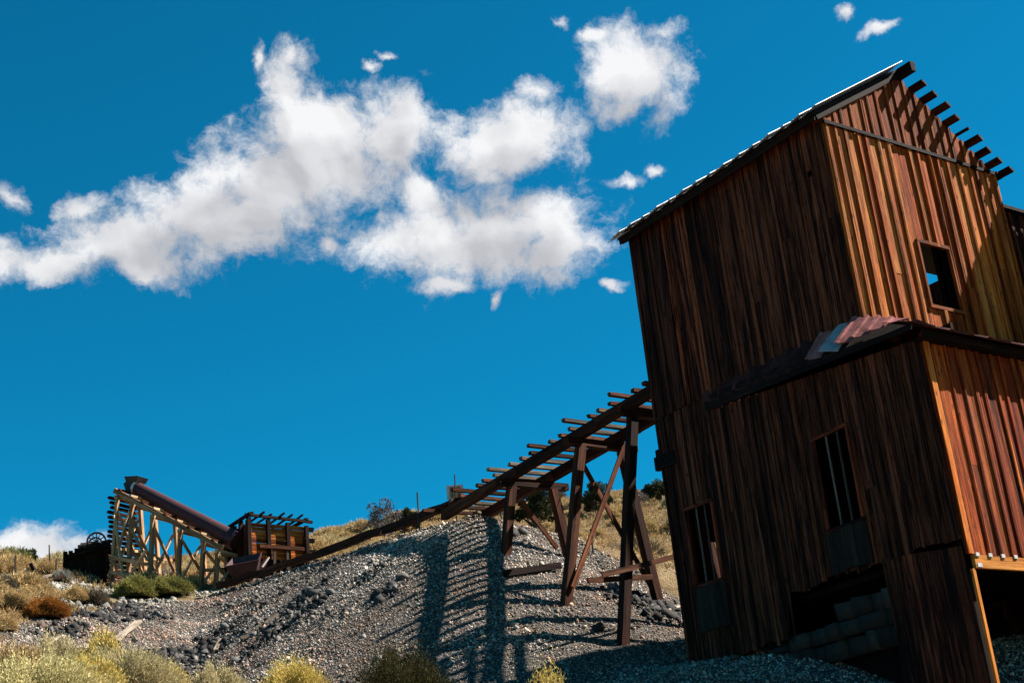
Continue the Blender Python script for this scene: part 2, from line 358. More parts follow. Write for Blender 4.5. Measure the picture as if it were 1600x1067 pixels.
def pile_z(x, y):
    best = np.full(x.shape, 1e9); zc = np.zeros(x.shape); nx = np.zeros(x.shape); ny = np.zeros(x.shape)
    for i in range(len(CREST) - 1):
        p, q = CREST[i], CREST[i + 1]; v = q[:2] - p[:2]
        t = np.clip(((x - p[0]) * v[0] + (y - p[1]) * v[1]) / (v @ v), 0, 1)
        dx, dy = x - p[0] - t * v[0], y - p[1] - t * v[1]; d = np.hypot(dx, dy)
        k = d < best
        best = np.where(k, d, best); zc = np.where(k, p[2] + t * (q[2] - p[2]), zc); nx = np.where(k, dx, nx); ny = np.where(k, dy, ny)
    back = (nx * .78 + ny * .62) / np.maximum(best, 1e-6)
    slope = .64 - .34 * smooth(back, .3, 1.0)
    return zc - slope * np.sqrt(best ** 2 + .16) + .15, best
def ground(x, y, rough=True):
    x = np.atleast_1d(np.asarray(x, float)); y = np.atleast_1d(np.asarray(y, float))
    b = base_z(x, y); p, d = pile_z(x, y)
    k = .5; h = np.clip(.5 + .5 * (p - b) / k, 0, 1)
    z = b * (1 - h) + p * h + k * h * (1 - h)
    if rough:
        near = smooth(y, 5, 14)
        z = z + near * ((.34 - .16 * h) * vnoise(x, y, 4.2, 1) * smooth(d, 0, 4) + (.16 - .09 * h) * vnoise(x + .7 * y, y, 1.3, 2) + .06 * vnoise(x, y, .45, 3))
        z = z + .5 * vnoise(x, y, 11, 5) * smooth(y, 52, 75)
    return z
def gz(x, y): return float(ground(x, y)[0])
POLY = np.array([at(350, 905, 52.5)[:2], at(210, 926, 50)[:2], at(110, 950, 44)[:2], at(0, 980, 40)[:2], at(-150, 1010, 36)[:2], (-14, 27), (-9.0, 24.5), (-4, 22),
                 (1.5, 16), (12, 14), (14, 24), (9, 33), (5.4, 34.0), (3.4, 36.6), (1.4, 40), (-.2, 41.5), (-3.4, 45.2), (-7, 50)])
def tail_mask(x, y):
    """1 on mine waste, 0 on the grassy hillside"""
    x = np.atleast_1d(x); y = np.atleast_1d(y)
    inside = np.zeros(x.shape, bool); dist = np.full(x.shape, 1e9)
    for i in range(len(POLY)):
        p, q = POLY[i], POLY[(i + 1) % len(POLY)]
        c = ((p[1] > y) != (q[1] > y)) & (x < (q[0] - p[0]) * (y - p[1]) / (q[1] - p[1] + 1e-12) + p[0]); inside ^= c
        v = q - p; t = np.clip(((x - p[0]) * v[0] + (y - p[1]) * v[1]) / (v @ v), 0, 1)
        dist = np.minimum(dist, np.hypot(x - p[0] - t * v[0], y - p[1] - t * v[1]))
    s = np.where(inside, dist, -dist) + 1.6 * vnoise(x, y, 1.7, 9) + .6 * vnoise(x, y, .5, 10)
    return smooth(s, -.35, .35)

def terrain_material():
    mt, t, b, L = principled('ground')
    tc = N(t, 'ShaderNodeTexCoord'); P = tc.outputs['Object']
    at_ = N(t, 'ShaderNodeAttribute', attribute_name='waste')
    def noise(s, d=5, r=.6):
        n = N(t, 'ShaderNodeTexNoise', ins={'Scale': s, 'Detail': d, 'Roughness': r}); L(P, n.inputs['Vector']); return n
    def ramp(src, els):
        r = N(t, 'ShaderNodeValToRGB'); r.color_ramp.elements[0].position = els[0][0]; r.color_ramp.elements[0].color = (*els[0][1], 1)
        r.color_ramp.elements[1].position = els[-1][0]; r.color_ramp.elements[1].color = (*els[-1][1], 1)
        for p_, c_ in els[1:-1]: r.color_ramp.elements.new(p_).color = (*c_, 1)
        L(src, r.inputs[0]); return r
    # mine waste: cellular gravel, patches of brown and red dust
    vo = N(t, 'ShaderNodeTexVoronoi', ins={'Scale': 24.0}); L(P, vo.inputs['Vector'])
    sp = N(t, 'ShaderNodeSeparateColor'); L(vo.outputs['Color'], sp.inputs[0])
    g1 = ramp(sp.outputs[0], [(.0, (.022, .020, .018)), (.5, (.085, .075, .065)), (1, (.22, .197, .172))])
    g2 = ramp(noise(.55, 5, .7).outputs['Fac'], [(.40, (.95, .95, 1.0)), (.56, (1.05, .98, .90)), (.66, (1.15, .78, .62)), (.74, (1.0, .95, .9))])
    gm = N(t, 'ShaderNodeMix', data_type='RGBA', blend_type='MULTIPLY'); gm.inputs[0].default_value = 1; L(g1.outputs[0], gm.inputs[6]); L(g2.outputs[0], gm.inputs[7])
    # soil under the grass
    s1 = ramp(noise(1.6, 8, .7).outputs['Fac'], [(.3, (.09, .060, .028)), (.5, (.21, .145, .072)), (.7, (.32, .24, .14))])
    mx = N(t, 'ShaderNodeMix', data_type='RGBA'); L(at_.outputs['Fac'], mx.inputs[0]); L(s1.outputs[0], mx.inputs[6]); L(gm.outputs[2], mx.inputs[7])
    L(mx.outputs[2], b.inputs['Base Color']); b.inputs['Roughness'].default_value = .95; b.inputs['Specular IOR Level'].default_value = .1
    nb = noise(5.0, 9, .75)
    hs = N(t, 'ShaderNodeMath', operation='MULTIPLY_ADD'); L(vo.outputs['Distance'], hs.inputs[0]); hs.inputs[1].default_value = -.8; L(nb.outputs['Fac'], hs.inputs[2])
    bp = N(t, 'ShaderNodeBump', ins={'Strength': 1.0, 'Distance': .09}); L(hs.outputs[0], bp.inputs['Height']); L(bp.outputs[0], b.inputs['Normal'])
    return mt
M_GROUND = terrain_material()
def axis(lo, fine0, fine1, hi, step, grow=1.18):
    c = list(np.arange(fine0, fine1 + 1e-6, step)); s = step
    while c[-1] < hi: s *= grow; c.append(c[-1] + s)
    s = step
    while c[0] > lo: s *= grow; c.insert(0, c[0] - s)
    return np.array(c)
XS = axis(-900, -20, 15, 900, .2); YS = axis(-300, 12, 58, 1500, .2, 1.10)
GX, GY = np.meshgrid(XS, YS); gx, gy = GX.ravel(), GY.ravel()
GZ = np.concatenate([ground(gx[i:i + 20000], gy[i:i + 20000]) for i in range(0, len(gx), 20000)])
TM = np.concatenate([tail_mask(gx[i:i + 20000], gy[i:i + 20000]) for i in range(0, len(gx), 20000)])
nx_, ny_ = len(XS), len(YS)
ii, jj = np.meshgrid(np.arange(nx_ - 1), np.arange(ny_ - 1)); ii, jj = ii.ravel(), jj.ravel()
Q = np.c_[jj * nx_ + ii, jj * nx_ + ii + 1, (jj + 1) * nx_ + ii + 1, (jj + 1) * nx_ + ii]
qm = TM[Q].mean(1) > .5
VV = np.c_[gx, gy, GZ]
def terrain_piece(name, faces, label, cat):
    used = np.unique(faces); re = np.full(len(VV), -1); re[used] = np.arange(len(used))
    me = mesh_np(name, VV[used], re[faces], M_GROUND, smooth=True)
    a = me.attributes.new('waste', 'FLOAT', 'POINT'); a.data.foreach_set('value', TM[used].astype(np.float32))
    return tag(obj(name, me), label, cat, kind='structure')
terrain_piece('hillside', Q[~qm], 'dry golden hillside rising behind the mine workings', 'hillside')
terrain_piece('tailings_slope', Q[qm], 'steep grey slope of loose mine waste below the trestle', 'slope')

def proj_np(P):
    q = P - CAM; zc = q @ FW
    return 800 + FOC * (q @ RT) / zc, 533.5 - FOC * (q @ UP) / zc, zc
def in_view(P, mg=90):
    x, y, zc = proj_np(P)
    return (zc > 2) & (x > -mg) & (x < 1600 + mg) & (y < 1067 + mg * 1.6) & (y > -mg)

# ------------------------------------------------------------------ gravel (uncountable): real stones, joined
def rock_template(kind, r):
    if kind == 2:
        V = np.array([(1, 0, 0), (-1, 0, 0), (0, 1, 0), (0, -1, 0), (0, 0, 1), (0, 0, -1)], float) * .95
        F = [(0, 2, 4), (2, 1, 4), (1, 3, 4), (3, 0, 4), (2, 0, 5), (1, 2, 5), (3, 1, 5), (0, 3, 5)]
    elif kind == 0:
        V = np.array([(sx, sy, sz) for sx in (-1, 1) for sy in (-1, 1) for sz in (-1, 1)], float) * .62
        F = [(0, 1, 3), (0, 3, 2), (4, 6, 7), (4, 7, 5), (0, 4, 5), (0, 5, 1), (2, 3, 7), (2, 7, 6), (0, 2, 6), (0, 6, 4), (1, 5, 7), (1, 7, 3)]
    else:
        t = (1 + 5 ** .5) / 2
        V = np.array([(-1, t, 0), (1, t, 0), (-1, -t, 0), (1, -t, 0), (0, -1, t), (0, 1, t), (0, -1, -t), (0, 1, -t), (t, 0, -1), (t, 0, 1), (-t, 0, -1), (-t, 0, 1)]) / 1.9
        F = [(0, 11, 5), (0, 5, 1), (0, 1, 7), (0, 7, 10), (0, 10, 11), (1, 5, 9), (5, 11, 4), (11, 10, 2), (10, 7, 6), (7, 1, 8), (3, 9, 4), (3, 4, 2), (3, 2, 6), (3, 6, 8), (3, 8, 9), (4, 9, 5), (2, 4, 11), (6, 2, 10), (8, 6, 7), (9, 8, 1)]
    V = V + r.uniform(-.30, .30, V.shape)
    return V, np.array(F)
def rand_rot(n, r):
    q = r.normal(size=(n, 4)); q /= np.linalg.norm(q, axis=1)[:, None]; a, b, c, d = q.T
    return np.stack([np.stack([1 - 2 * (c * c + d * d), 2 * (b * c - a * d), 2 * (b * d + a * c)], 1), np.stack([2 * (b * c + a * d), 1 - 2 * (b * b + d * d), 2 * (c * d - a * b)], 1),
                     np.stack([2 * (b * d - a * c), 2 * (c * d + a * b), 1 - 2 * (b * b + c * c)], 1)], 1)
def stones(name, P, size, col, label, r, kind=0, mat=None):
    Vs, Fs, Cs, o = [], [], [], 0
    nvar = 10; which = r.integers(0, nvar, len(P))
    for k in range(nvar):
        idx = np.where(which == k)[0]
        if not len(idx): continue
        T, F = rock_template(kind, r); n = len(idx)
        S = size[idx][:, None] * (r.uniform(.6, 1.25, (n, 3)) * np.array([1, 1, .8]) if kind else r.uniform(.4, 1.7, (n, 3)))
        V = np.einsum('nij,nvj->nvi', rand_rot(n, r), T[None] * S[:, None, :]) + P[idx][:, None, :]
        Vs.append(V.reshape(-1, 3)); Fs.append((F[None] + (np.arange(n) * len(T))[:, None, None] + o).reshape(-1, 3)); Cs.append(np.repeat(col[idx], len(T), 0)); o += n * len(T)
    me = mesh_np(name, np.concatenate(Vs), np.concatenate(Fs), mat or M_STONE, np.concatenate(Cs))
    return tag(obj(name, me), label, 'gravel', kind='stuff')
def rock_colors(n, P, r):
    v = r.choice([.05, .11, .17, .24, .32, .46], n, p=[.16, .20, .25, .22, .13, .04]) * r.uniform(.75, 1.25, n)
    c = v[:, None] * np.array([1.10, .97, .85])
    c *= (.72 + .62 * smooth(vnoise(P[:, 0] + .4 * P[:, 1], P[:, 1] * .6, 2.4, 22) + .4 * vnoise(P[:, 0], P[:, 1], .8, 23), -.3, .35))[:, None]
    red = (vnoise(P[:, 0], P[:, 1], 1.6, 21) + .25 * r.normal(size=n)) > .28
    c[red] *= np.array([1.1, .80, .68])
    warm = r.random(n) < .25
    c[warm] *= np.array([1.12, .98, .80])
    return c
def scatter(n, x0, x1, y0, y1, r, want):
    x = r.uniform(x0, x1, n); y = r.uniform(y0, y1, n)
    k = want(x, y); x, y = x[k], y[k]
    z = np.concatenate([ground(x[i:i + 20000], y[i:i + 20000]) for i in range(0, len(x), 20000)]) if len(x) else np.zeros(0)
    P = np.c_[x, y, z]
    return P[in_view(P)]
P = scatter(390000, -18, 14, 18, 52, rng, lambda x, y: rng.random(len(x)) < np.concatenate([tail_mask(x[i:i + 20000], y[i:i + 20000]) for i in range(0, len(x), 20000)]))
sz = np.exp(rng.normal(math.log(.0205), .45, len(P))); clump = vnoise(P[:, 0] + P[:, 1] * .3, P[:, 1], 1.5, 31)
sz *= 1 + 1.3 * np.clip(clump - .05, 0, 1); sz = np.clip(sz, .012, .11)
P[:, 2] += sz * .15
stones('gravel', P, sz, rock_colors(len(P), P, rng), 'loose grey and rusty gravel covering the waste slope', rng, kind=2)
def hit(x, y, far=50.0, lo=14, hi=110):
    """where a line of sight meets the ground, as (point, horizontal distance)"""
    d = RT * ((x - 800) / FOC) + UP * (-(y - 533.5) / FOC) + FW; d = d / math.hypot(d[0], d[1])
    t = np.arange(lo, hi, .05); P_ = CAM + d * t[:, None]; b_ = ground(P_[:, 0], P_[:, 1]) > P_[:, 2]
    if not b_.any() or (far and t[int(np.argmax(b_))] > far * 1.6):
        q = CAM + d * far; q[2] = float(ground(q[0], q[1])[0]); return q, far
    k = int(np.argmax(b_)); return P_[k], float(t[k])
# coarser rubble streaks down the dump
P = scatter(22000, -18, -3.5, 20, 52, rng, lambda x, y: (tail_mask(x, y) > .6) & (vnoise(x * 1.0 + y * .55, y * .4, 1.1, 33) + .3 * vnoise(x, y, 3.0, 34) > .20))
sz = np.clip(np.exp(rng.normal(math.log(.048), .4, len(P))), .025, .14)
c = rock_colors(len(P), P, rng) * .45
for px, py, rad, n in [(150, 962, 1.0, 260), (190, 950, 1.1, 300), (215, 962, .9, 160), (245, 1040, .8, 260), (285, 1030, .9, 300), (320, 1022, .8, 200), (265, 1058, .7, 160), (355, 985, .9, 180), (480, 930, .6, 150), (492, 945, .5, 90), (440, 965, .7, 120),
                       (575, 902, .4, 70), (610, 920, .4, 60), (1010, 945, .8, 160), (1045, 955, .8, 160), (985, 930, .6, 90), (400, 1010, .8, 120), (110, 985, .7, 120)]:
    n = int(n * 1.3)
    q = hit(px, py)[0][:2] + rng.normal(size=(n, 2)) * rad * .5 * [1.0, 1.3]
    Pn = np.c_[q, ground(q[:, 0], q[:, 1])]; P = np.concatenate([P, Pn]); sz = np.concatenate([sz, np.clip(np.exp(rng.normal(math.log(.050), .45, n)), .02, .16)])
    cv = rng.choice([.006, .016, .034, .10], n, p=[.35, .35, .2, .1])[:, None] * np.array([[1.06, .98, .92]]); c = np.concatenate([c, cv])
stones('rubble', P + np.c_[np.zeros((len(P), 2)), sz * .2], sz, c, 'dark angular rubble lying in streaks down the waste slope', rng, kind=0, mat=M_STONE)
# pale stones on the bench in front of the conveyor tower
P = scatter(26000, -24, -9, 40, 60, rng, lambda x, y: (tail_mask(x, y) < .5) & (vnoise(x, y, 1.3, 41) > -.12) & (y > 44 + .0 * x))
sz = np.clip(np.exp(rng.normal(math.log(.045), .4, len(P))), .02, .15)
c = rng.uniform(.08, .30, (len(P), 1)) * np.array([[1, .90, .74]])
stones('pale_rubble', P, sz, c, 'pale broken stone on the bench in front of the conveyor tower', rng)

# ------------------------------------------------------------------ the mill
mill = thing('mill_building', W(2, 2, 4.6), 'tall weathered board-and-batten mine mill with gabled roof on the right', 'building')
def dir_M(p, d):
    """origin p, local x along horizontal d, local -y pointing out of the wall"""
    M = Matrix.Identity(4)
    y = np.array([-d[1], d[0], 0])
    for i in range(3): M[i][0], M[i][1], M[i][2], M[i][3] = d[i], y[i], ZV[i], p[i]
    return M
def slab(name, pts, th, mat, parent):
    n = len(pts); V = [tuple(p) for p in pts] + [(p[0], p[1], p[2] - th) for p in pts]
    F = [tuple(range(n)), tuple(range(2 * n - 1, n - 1, -1))] + [(i, i + n, (i + 1) % n + n, (i + 1) % n) for i in range(n)]
    return obj(name, mesh_py(name, V, F, mat), parent)
def plank_mesh(name, w, z0, z1, zt0, zt1, t, y0, mat, jit=.004):
    """plank: width w, bottoms z0/z1 and tops zt0/zt1 at its two edges, thickness t, outer face at -y0-t"""
    L_ = max(zt0 - z0, zt1 - z1); seg = max(1, min(6, int(L_ / .6)))
    cup = random.uniform(-.006, .008); V, F = [], []
    for i in range(seg + 1):
        f = i / seg; j0, j1 = random.uniform(-jit, jit), random.uniform(-jit, jit); o = random.uniform(-jit, jit) * .8
        for x, yy in ((0 + j0, -y0), (w + j1, -y0), (w + j1, -y0 - t + o + cup), (w * .5, -y0 - t + o - cup), (0 + j0, -y0 - t + o + cup)):
            fx = min(1, max(0, x / w)); zb = z0 + (z1 - z0) * fx; zt = zt0 + (zt1 - zt0) * fx
            V.append((x, yy, zb + (zt - zb) * f))
    for i in range(seg):
        for j in range(5):
            a, b = i * 5 + j, i * 5 + (j + 1) % 5
            F.append((b, a, a + 5, b + 5))
    F.append((0, 1, 2, 3, 4)); n = seg * 5; F.append((n + 4, n + 3, n + 2, n + 1, n))
    return mesh_py(name, V, F, mat)
def wall(name, p0, d, length, zb, zt, pitch, mat, tint, openings=(), batten=.075, wall_parent=None, ragged=.03, frame_mat=None, t=.026, bt=.030, frame=True, bmat=None):
    """one wall: its stud frame is the part, every board and batten a piece of it. Outside is on the right of d."""
    d = np.asarray(d, float); n_in = np.array([-d[1], d[0], 0]); p0 = np.array([p0[0], p0[1], 0.0])
    V, F = [], []
    def box(s0, s1, z0, z1, y0, y1):
        k = len(V)
        for s, z, y in ((s0, z0, y0), (s1, z0, y0), (s1, z0, y1), (s0, z0, y1), (s0, z1, y0), (s1, z1, y0), (s1, z1, y1), (s0, z1, y1)):
            V.append((s, y, z))
        F.extend([(k, k + 3, k + 2, k + 1), (k + 4, k + 5, k + 6, k + 7), (k, k + 1, k + 5, k + 4), (k + 1, k + 2, k + 6, k + 5), (k + 2, k + 3, k + 7, k + 6), (k + 3, k, k + 4, k + 7)])
    Mw = dir_M(p0, d)
    def blocked(s0, s1, z0, z1): return any(s0 < o[1] + .03 and s1 > o[0] - .03 and z0 < o[3] + .03 and z1 > o[2] - .03 for o in openings)
    sm = length / 2
    if frame:
        for f in (.06, .36, .66, .94):
            z0 = max(zb(0), zb(length)) * (1 - f) + min(zt(0), zt(length)) * f
            if not blocked(0, length, z0, z0 + .12): box(.08, length - .08, z0, z0 + .12, .012, .11)
        for s in (.13, length - .26):
            z1 = min(zt(s), zt(s + .12)) - .04
            if not blocked(s, s + .12, zb(s), z1): box(s, s + .12, zb(s) + .05, z1, .115, .23)
    else: box(.1, .2, zb(.1) + .1, zb(.1) + .2, .012, .05)
    part = obj(name, mesh_py(name, V, F, frame_mat or M_DARK), wall_parent or mill, Mw)
    nb = max(1, round(length / pitch)); edges = [0.0]
    for i in range(1, nb): edges.append(length * i / nb + random.uniform(-.22, .22) * pitch)
    edges.append(length)
    def pieces(s0, s1):
        cuts = sorted({s0, s1, *[o[k] for o in openings for k in (0, 1) if s0 + .012 < o[k] < s1 - .012]})
        for u0, u1 in zip(cuts, cuts[1:]):
            mid = (u0 + u1) / 2; iv = [(None, None)]
            for o in sorted([o for o in openings if o[0] < mid < o[1]], key=lambda q: q[2]):
                iv[-1] = (iv[-1][0], o[2]); iv.append((o[3], None))
            for lo, hi in iv:
                b0, b1 = (zb(u0), zb(u1)) if lo is None else (lo, lo); t0, t1 = (zt(u0), zt(u1)) if hi is None else (hi, hi)
                if lo is None:
                    rg = random.uniform(-ragged, ragged); b0 += rg; b1 += rg
                if min(t0 - b0, t1 - b1) < .0 and max(t0 - b0, t1 - b1) < .05: continue
                t0, t1 = max(t0, b0 + .004), max(t1, b1 + .004)
                yield u0, u1, b0, b1, t0, t1
    for i in range(nb):
        c = tint((edges[i] + edges[i + 1]) / 2)
        for u0, u1, b0, b1, t0, t1 in pieces(edges[i] + .002, edges[i + 1] - .002):
            if min(t0 - b0, t1 - b1) > 2.4 and random.random() < .22:      # butt joint: two lengths of board
                zj = max(b0, b1) + random.uniform(.3, .7) * (min(t0, t1) - max(b0, b1)); cj = tint((u0 + u1) / 2)
                me = plank_mesh('board', u1 - u0, 0, 0, t0 - zj - .004, t1 - zj - .004, t, random.uniform(.0, .006), mat)
                obj('board', me, part, Mw @ Matrix.Translation((u0, 0, zj + .004)), cj); t0 = t1 = zj
            zo = min(b0, b1)
            me = plank_mesh('board', u1 - u0, b0 - zo, b1 - zo, t0 - zo, t1 - zo, t, random.uniform(0, .005), mat)
            M = Mw @ Matrix.Translation((u0, 0, zo)) @ Matrix.Rotation(random.uniform(-.002, .002), 4, 'Y')
            obj('board', me, part, M, c)
    if batten:
        for i in range(nb + 1):
            s = min(max(edges[i], batten / 2 + .002), length - batten / 2 - .002)
            if any(o[0] - .03 < s < o[1] + .03 and o[2] < zb(s) + .3 and o[3] > zt(s) - .3 for o in openings): continue
            if random.random() < .04: continue
            bw = batten * random.uniform(.8, 1.2); c = tint(s)
            k = random.uniform(.7, 1.25); c = tuple(min(1.6, q * k) for q in c)
            for u0, u1, b0, b1, t0, t1 in pieces(s - bw / 2, s + bw / 2):
                if u1 - u0 < .03: continue
                zo = min(b0, b1)
                me = plank_mesh('batten', u1 - u0, b0 - zo, b1 - zo, t0 - zo, t1 - zo, bt, t + .007, bmat or mat, jit=.005)
                M = Mw @ Matrix.Translation((u0, 0, zo)) @ Matrix.Rotation(random.uniform(-.003, .003), 4, 'Y')
                obj('batten', me, part, M, c)
    return part, Mw
def mixed(lo, hi):                                         # bleached tan boards among red-brown ones
    def f(s):
        k = random.uniform(lo, hi); q = random.random()
        return (k * 1.05, k * 1.15, k * 1.35) if q < .22 else ((k * .72, k * .52, k * .4) if q < .55 else (k, k, k))
    return f
def vary(lo=.7, hi=1.3, base=(1, 1, 1)):
    def f(s):
        k = random.uniform(lo, hi); return (base[0] * k, base[1] * k * random.uniform(.92, 1.06), base[2] * k * random.uniform(.88, 1.1))
    return f
const = lambda z: (lambda s: z)
GW, LW, EV, AP, CZ = 5.42, 6.03, 15.2, 16.97, 10.93      # gable width, side length, eave, apex, waist
gwin = (2.19, 3.12, 11.60, 12.97)
gpart, gM = wall('gable_wall', W(0, 0, 0), DR, GW, const(10.6), const(EV), .318, M_GABLE, mixed(.7, 1.2), [gwin], bt=.046)
rake = lambda s: (EV + .20 + .60 * s) if s < GW / 2 else EV + .02 + (AP - EV) * (GW - s) / (GW / 2)
def rake_cut(s):  return rake(s)
tpart, tM = wall('gable_peak', W(-.004, 0, 0), DR, GW, const(EV + .02), rake_cut, .318, M_GABLE, vary(.30, .62, (1, .80, .66)), (), frame=False)  # reddish boards, with the roof overhang's shade put into the tint
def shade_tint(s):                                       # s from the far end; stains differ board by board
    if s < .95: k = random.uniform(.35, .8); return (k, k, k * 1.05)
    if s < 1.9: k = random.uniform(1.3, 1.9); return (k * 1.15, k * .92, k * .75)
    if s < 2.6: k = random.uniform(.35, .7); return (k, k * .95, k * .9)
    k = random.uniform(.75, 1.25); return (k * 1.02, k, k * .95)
hole = onplane(1266, 272, W(0, 0, 0), DR); hs = LW - (hole - BASE) @ DL
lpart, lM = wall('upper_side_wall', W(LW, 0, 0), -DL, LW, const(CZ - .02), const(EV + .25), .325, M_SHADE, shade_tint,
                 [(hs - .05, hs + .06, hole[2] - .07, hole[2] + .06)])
# back walls (barely seen, they close the building)
slab('backing_board', [W(.2, .05, EV - .1), W(1.2, .05, EV - .1), W(1.2, .08, EV - .1), W(.2, .08, EV - .1)], 3.0, M_DARK, lpart)
slab('backing_board', [W(4.2, .05, CZ + .15), W(5.95, .05, CZ + .15), W(5.95, .08, CZ + .15), W(4.2, .08, CZ + .15)], .3, M_DARK, lpart)
# back walls: only the lower storey and a stub next to the gable still stand; the right roof slope is bare purlins
def rear_top(s_): return EV if s_ <= 2.10 else (13.64 if s_ <= 2.75 else 10.72)
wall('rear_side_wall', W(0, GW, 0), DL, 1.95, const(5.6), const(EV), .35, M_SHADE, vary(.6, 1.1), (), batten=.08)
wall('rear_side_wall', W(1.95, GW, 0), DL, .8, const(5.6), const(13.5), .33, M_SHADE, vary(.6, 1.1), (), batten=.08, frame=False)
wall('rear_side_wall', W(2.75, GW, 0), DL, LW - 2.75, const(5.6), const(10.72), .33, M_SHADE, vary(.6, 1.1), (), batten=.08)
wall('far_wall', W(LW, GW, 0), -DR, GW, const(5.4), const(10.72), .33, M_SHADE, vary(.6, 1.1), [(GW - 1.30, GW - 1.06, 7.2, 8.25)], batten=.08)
# lower walls: flush at the far end, then flaring out to the lower corner
Q0, Q1 = W(4.4, 0, 0), W(-1.65, -.62, 0)
fd = (Q1 - Q0); FL = float(np.linalg.norm(fd)); fd = fd / FL; fn = np.array([-fd[1], fd[0], 0])
def on_flare(x, y):
    p = onplane(x, y, Q0, fn); return float((p - Q0) @ fd), float(p[2])
w1 = (LW - 5.44, LW - 4.68, 7.12, 8.70)
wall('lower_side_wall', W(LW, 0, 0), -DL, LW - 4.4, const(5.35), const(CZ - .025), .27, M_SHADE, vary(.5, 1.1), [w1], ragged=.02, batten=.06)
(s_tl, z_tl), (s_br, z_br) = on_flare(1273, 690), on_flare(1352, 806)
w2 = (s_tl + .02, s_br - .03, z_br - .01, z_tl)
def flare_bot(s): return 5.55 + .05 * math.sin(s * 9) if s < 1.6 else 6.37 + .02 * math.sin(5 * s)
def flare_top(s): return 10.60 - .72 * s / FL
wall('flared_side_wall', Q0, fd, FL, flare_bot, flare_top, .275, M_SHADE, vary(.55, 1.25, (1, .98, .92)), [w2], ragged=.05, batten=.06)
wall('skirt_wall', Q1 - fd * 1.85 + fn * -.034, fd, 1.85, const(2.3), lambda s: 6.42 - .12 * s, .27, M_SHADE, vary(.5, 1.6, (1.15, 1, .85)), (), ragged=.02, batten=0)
wall('lower_front_wall', Q1, DR, 7.6, const(6.06), const(9.98), .30, M_LOWER, mixed(.7, 1.15), (), ragged=.012)
# window frames, bars, aprons
def bar_on(M, name, s0, z0, s1, z1, w_, t_, y, mat, parent, color=(1, 1, 1)):
    a = M @ Vector((s0, y, z0)); b = M @ Vector((s1, y, z1)); n = M.to_3x3() @ Vector((0, -1, 0))
    return beam(name, a, b, w_, t_, mat, parent, up=n, jit=.002, color=color)
def window(M, wn, bars, depth=-.045, fm=M_DARK, apron=0.0, color=(1, 1, 1), bar_col=(1, 1, 1)):
    s0, s1, z0, z1 = wn
    fr = bar_on(M, 'window', s0 - .06, z1 + .035, s1 + .06, z1 + .035, .07, .05, depth, fm, mill, color)
    bar_on(M, 'frame', s0 - .032, z0, s0 - .032, z1, .06, .05, depth, fm, fr, color)
    bar_on(M, 'frame', s1 + .032, z0, s1 + .032, z1, .06, .05, depth, fm, fr, color)
    bar_on(M, 'sill', s0 - .07, z0 - .035, s1 + .07, z0 - .035, .07, .06, depth, fm, fr, color)
    for k in range(bars):
        s = s0 + (s1 - s0) * (k + 1) / (bars + 1)
        bar_on(M, 'bar', s, z0, s + .01, z1, .03, .03, -.005, M_GREY, fr, bar_col)
    if apron:
        n = 3
        for k in range(n):
            a, b = s0 - .1 + (s1 - s0 + .2) * k / n, s0 - .1 + (s1 - s0 + .2) * (k + 1) / n - .006
            me = plank_mesh('apron_board', b - a, 0, 0, apron, apron, .02, .06 + .003 * k, M_GREY)
            obj('apron_board', me, fr, M @ Matrix.Translation((a, 0, z0 - apron - .07 + random.uniform(-.02, .02))), (.15, .125, .11))
    return fr
window(gM, gwin, 0, depth=-.05, fm=M_GABLE, color=(.45, .4, .4))
MF = dir_M(Q0 * [1, 1, 0], fd); ML = dir_M(W(LW, 0, 0), -DL)
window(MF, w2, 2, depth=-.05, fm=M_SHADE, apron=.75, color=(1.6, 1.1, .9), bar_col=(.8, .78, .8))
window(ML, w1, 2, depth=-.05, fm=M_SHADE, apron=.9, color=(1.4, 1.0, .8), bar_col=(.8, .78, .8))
# waist trim under the gable peak, corner boards
bar_on(gM, 'trim_board', -.02, EV + .01, GW + .02, EV + .01, .075, .05, -.075, M_DARK, mill, (1.6, 1.3, 1.1))
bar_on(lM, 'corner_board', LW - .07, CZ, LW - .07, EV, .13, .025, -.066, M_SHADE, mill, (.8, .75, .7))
bar_on(dir_M(Q1 * [1, 1, 0], DR), 'corner_board', .07, 6.06, .07, 9.9, .13, .025, -.066, M_GABLE, mill, (1.25, 1.1, .9))
# floors, plus two added partitions, block light and keep the inside dark
slab('floor', [W(.15, .15, 10.75), W(.15, GW - .15, 10.75), W(5.9, GW - .15, 10.75), W(5.9, .15, 10.75)], .1, M_DARK, mill)
slab('floor', [W(-1.4, -.3, 6.35), W(-1.4, 5.2, 6.35), W(5.85, 5.2, 6.35), W(5.85, .25, 6.35), W(3.9, .25, 6.35)], .12, M_DARK, mill)
slab('side_light_block', [W(-1.2, 1.0, 10.6), W(4.4, 1.0, 10.6), W(4.4, 1.06, 10.6), W(-1.2, 1.06, 10.6)], 4.3, M_DARK, mill)
slab('rear_light_block', [W(2.2, .5, 6.1), W(2.35, .5, 6.1), W(2.35, 6.2, 6.1), W(2.2, 6.2, 6.1)], 4.0, M_DARK, mill)
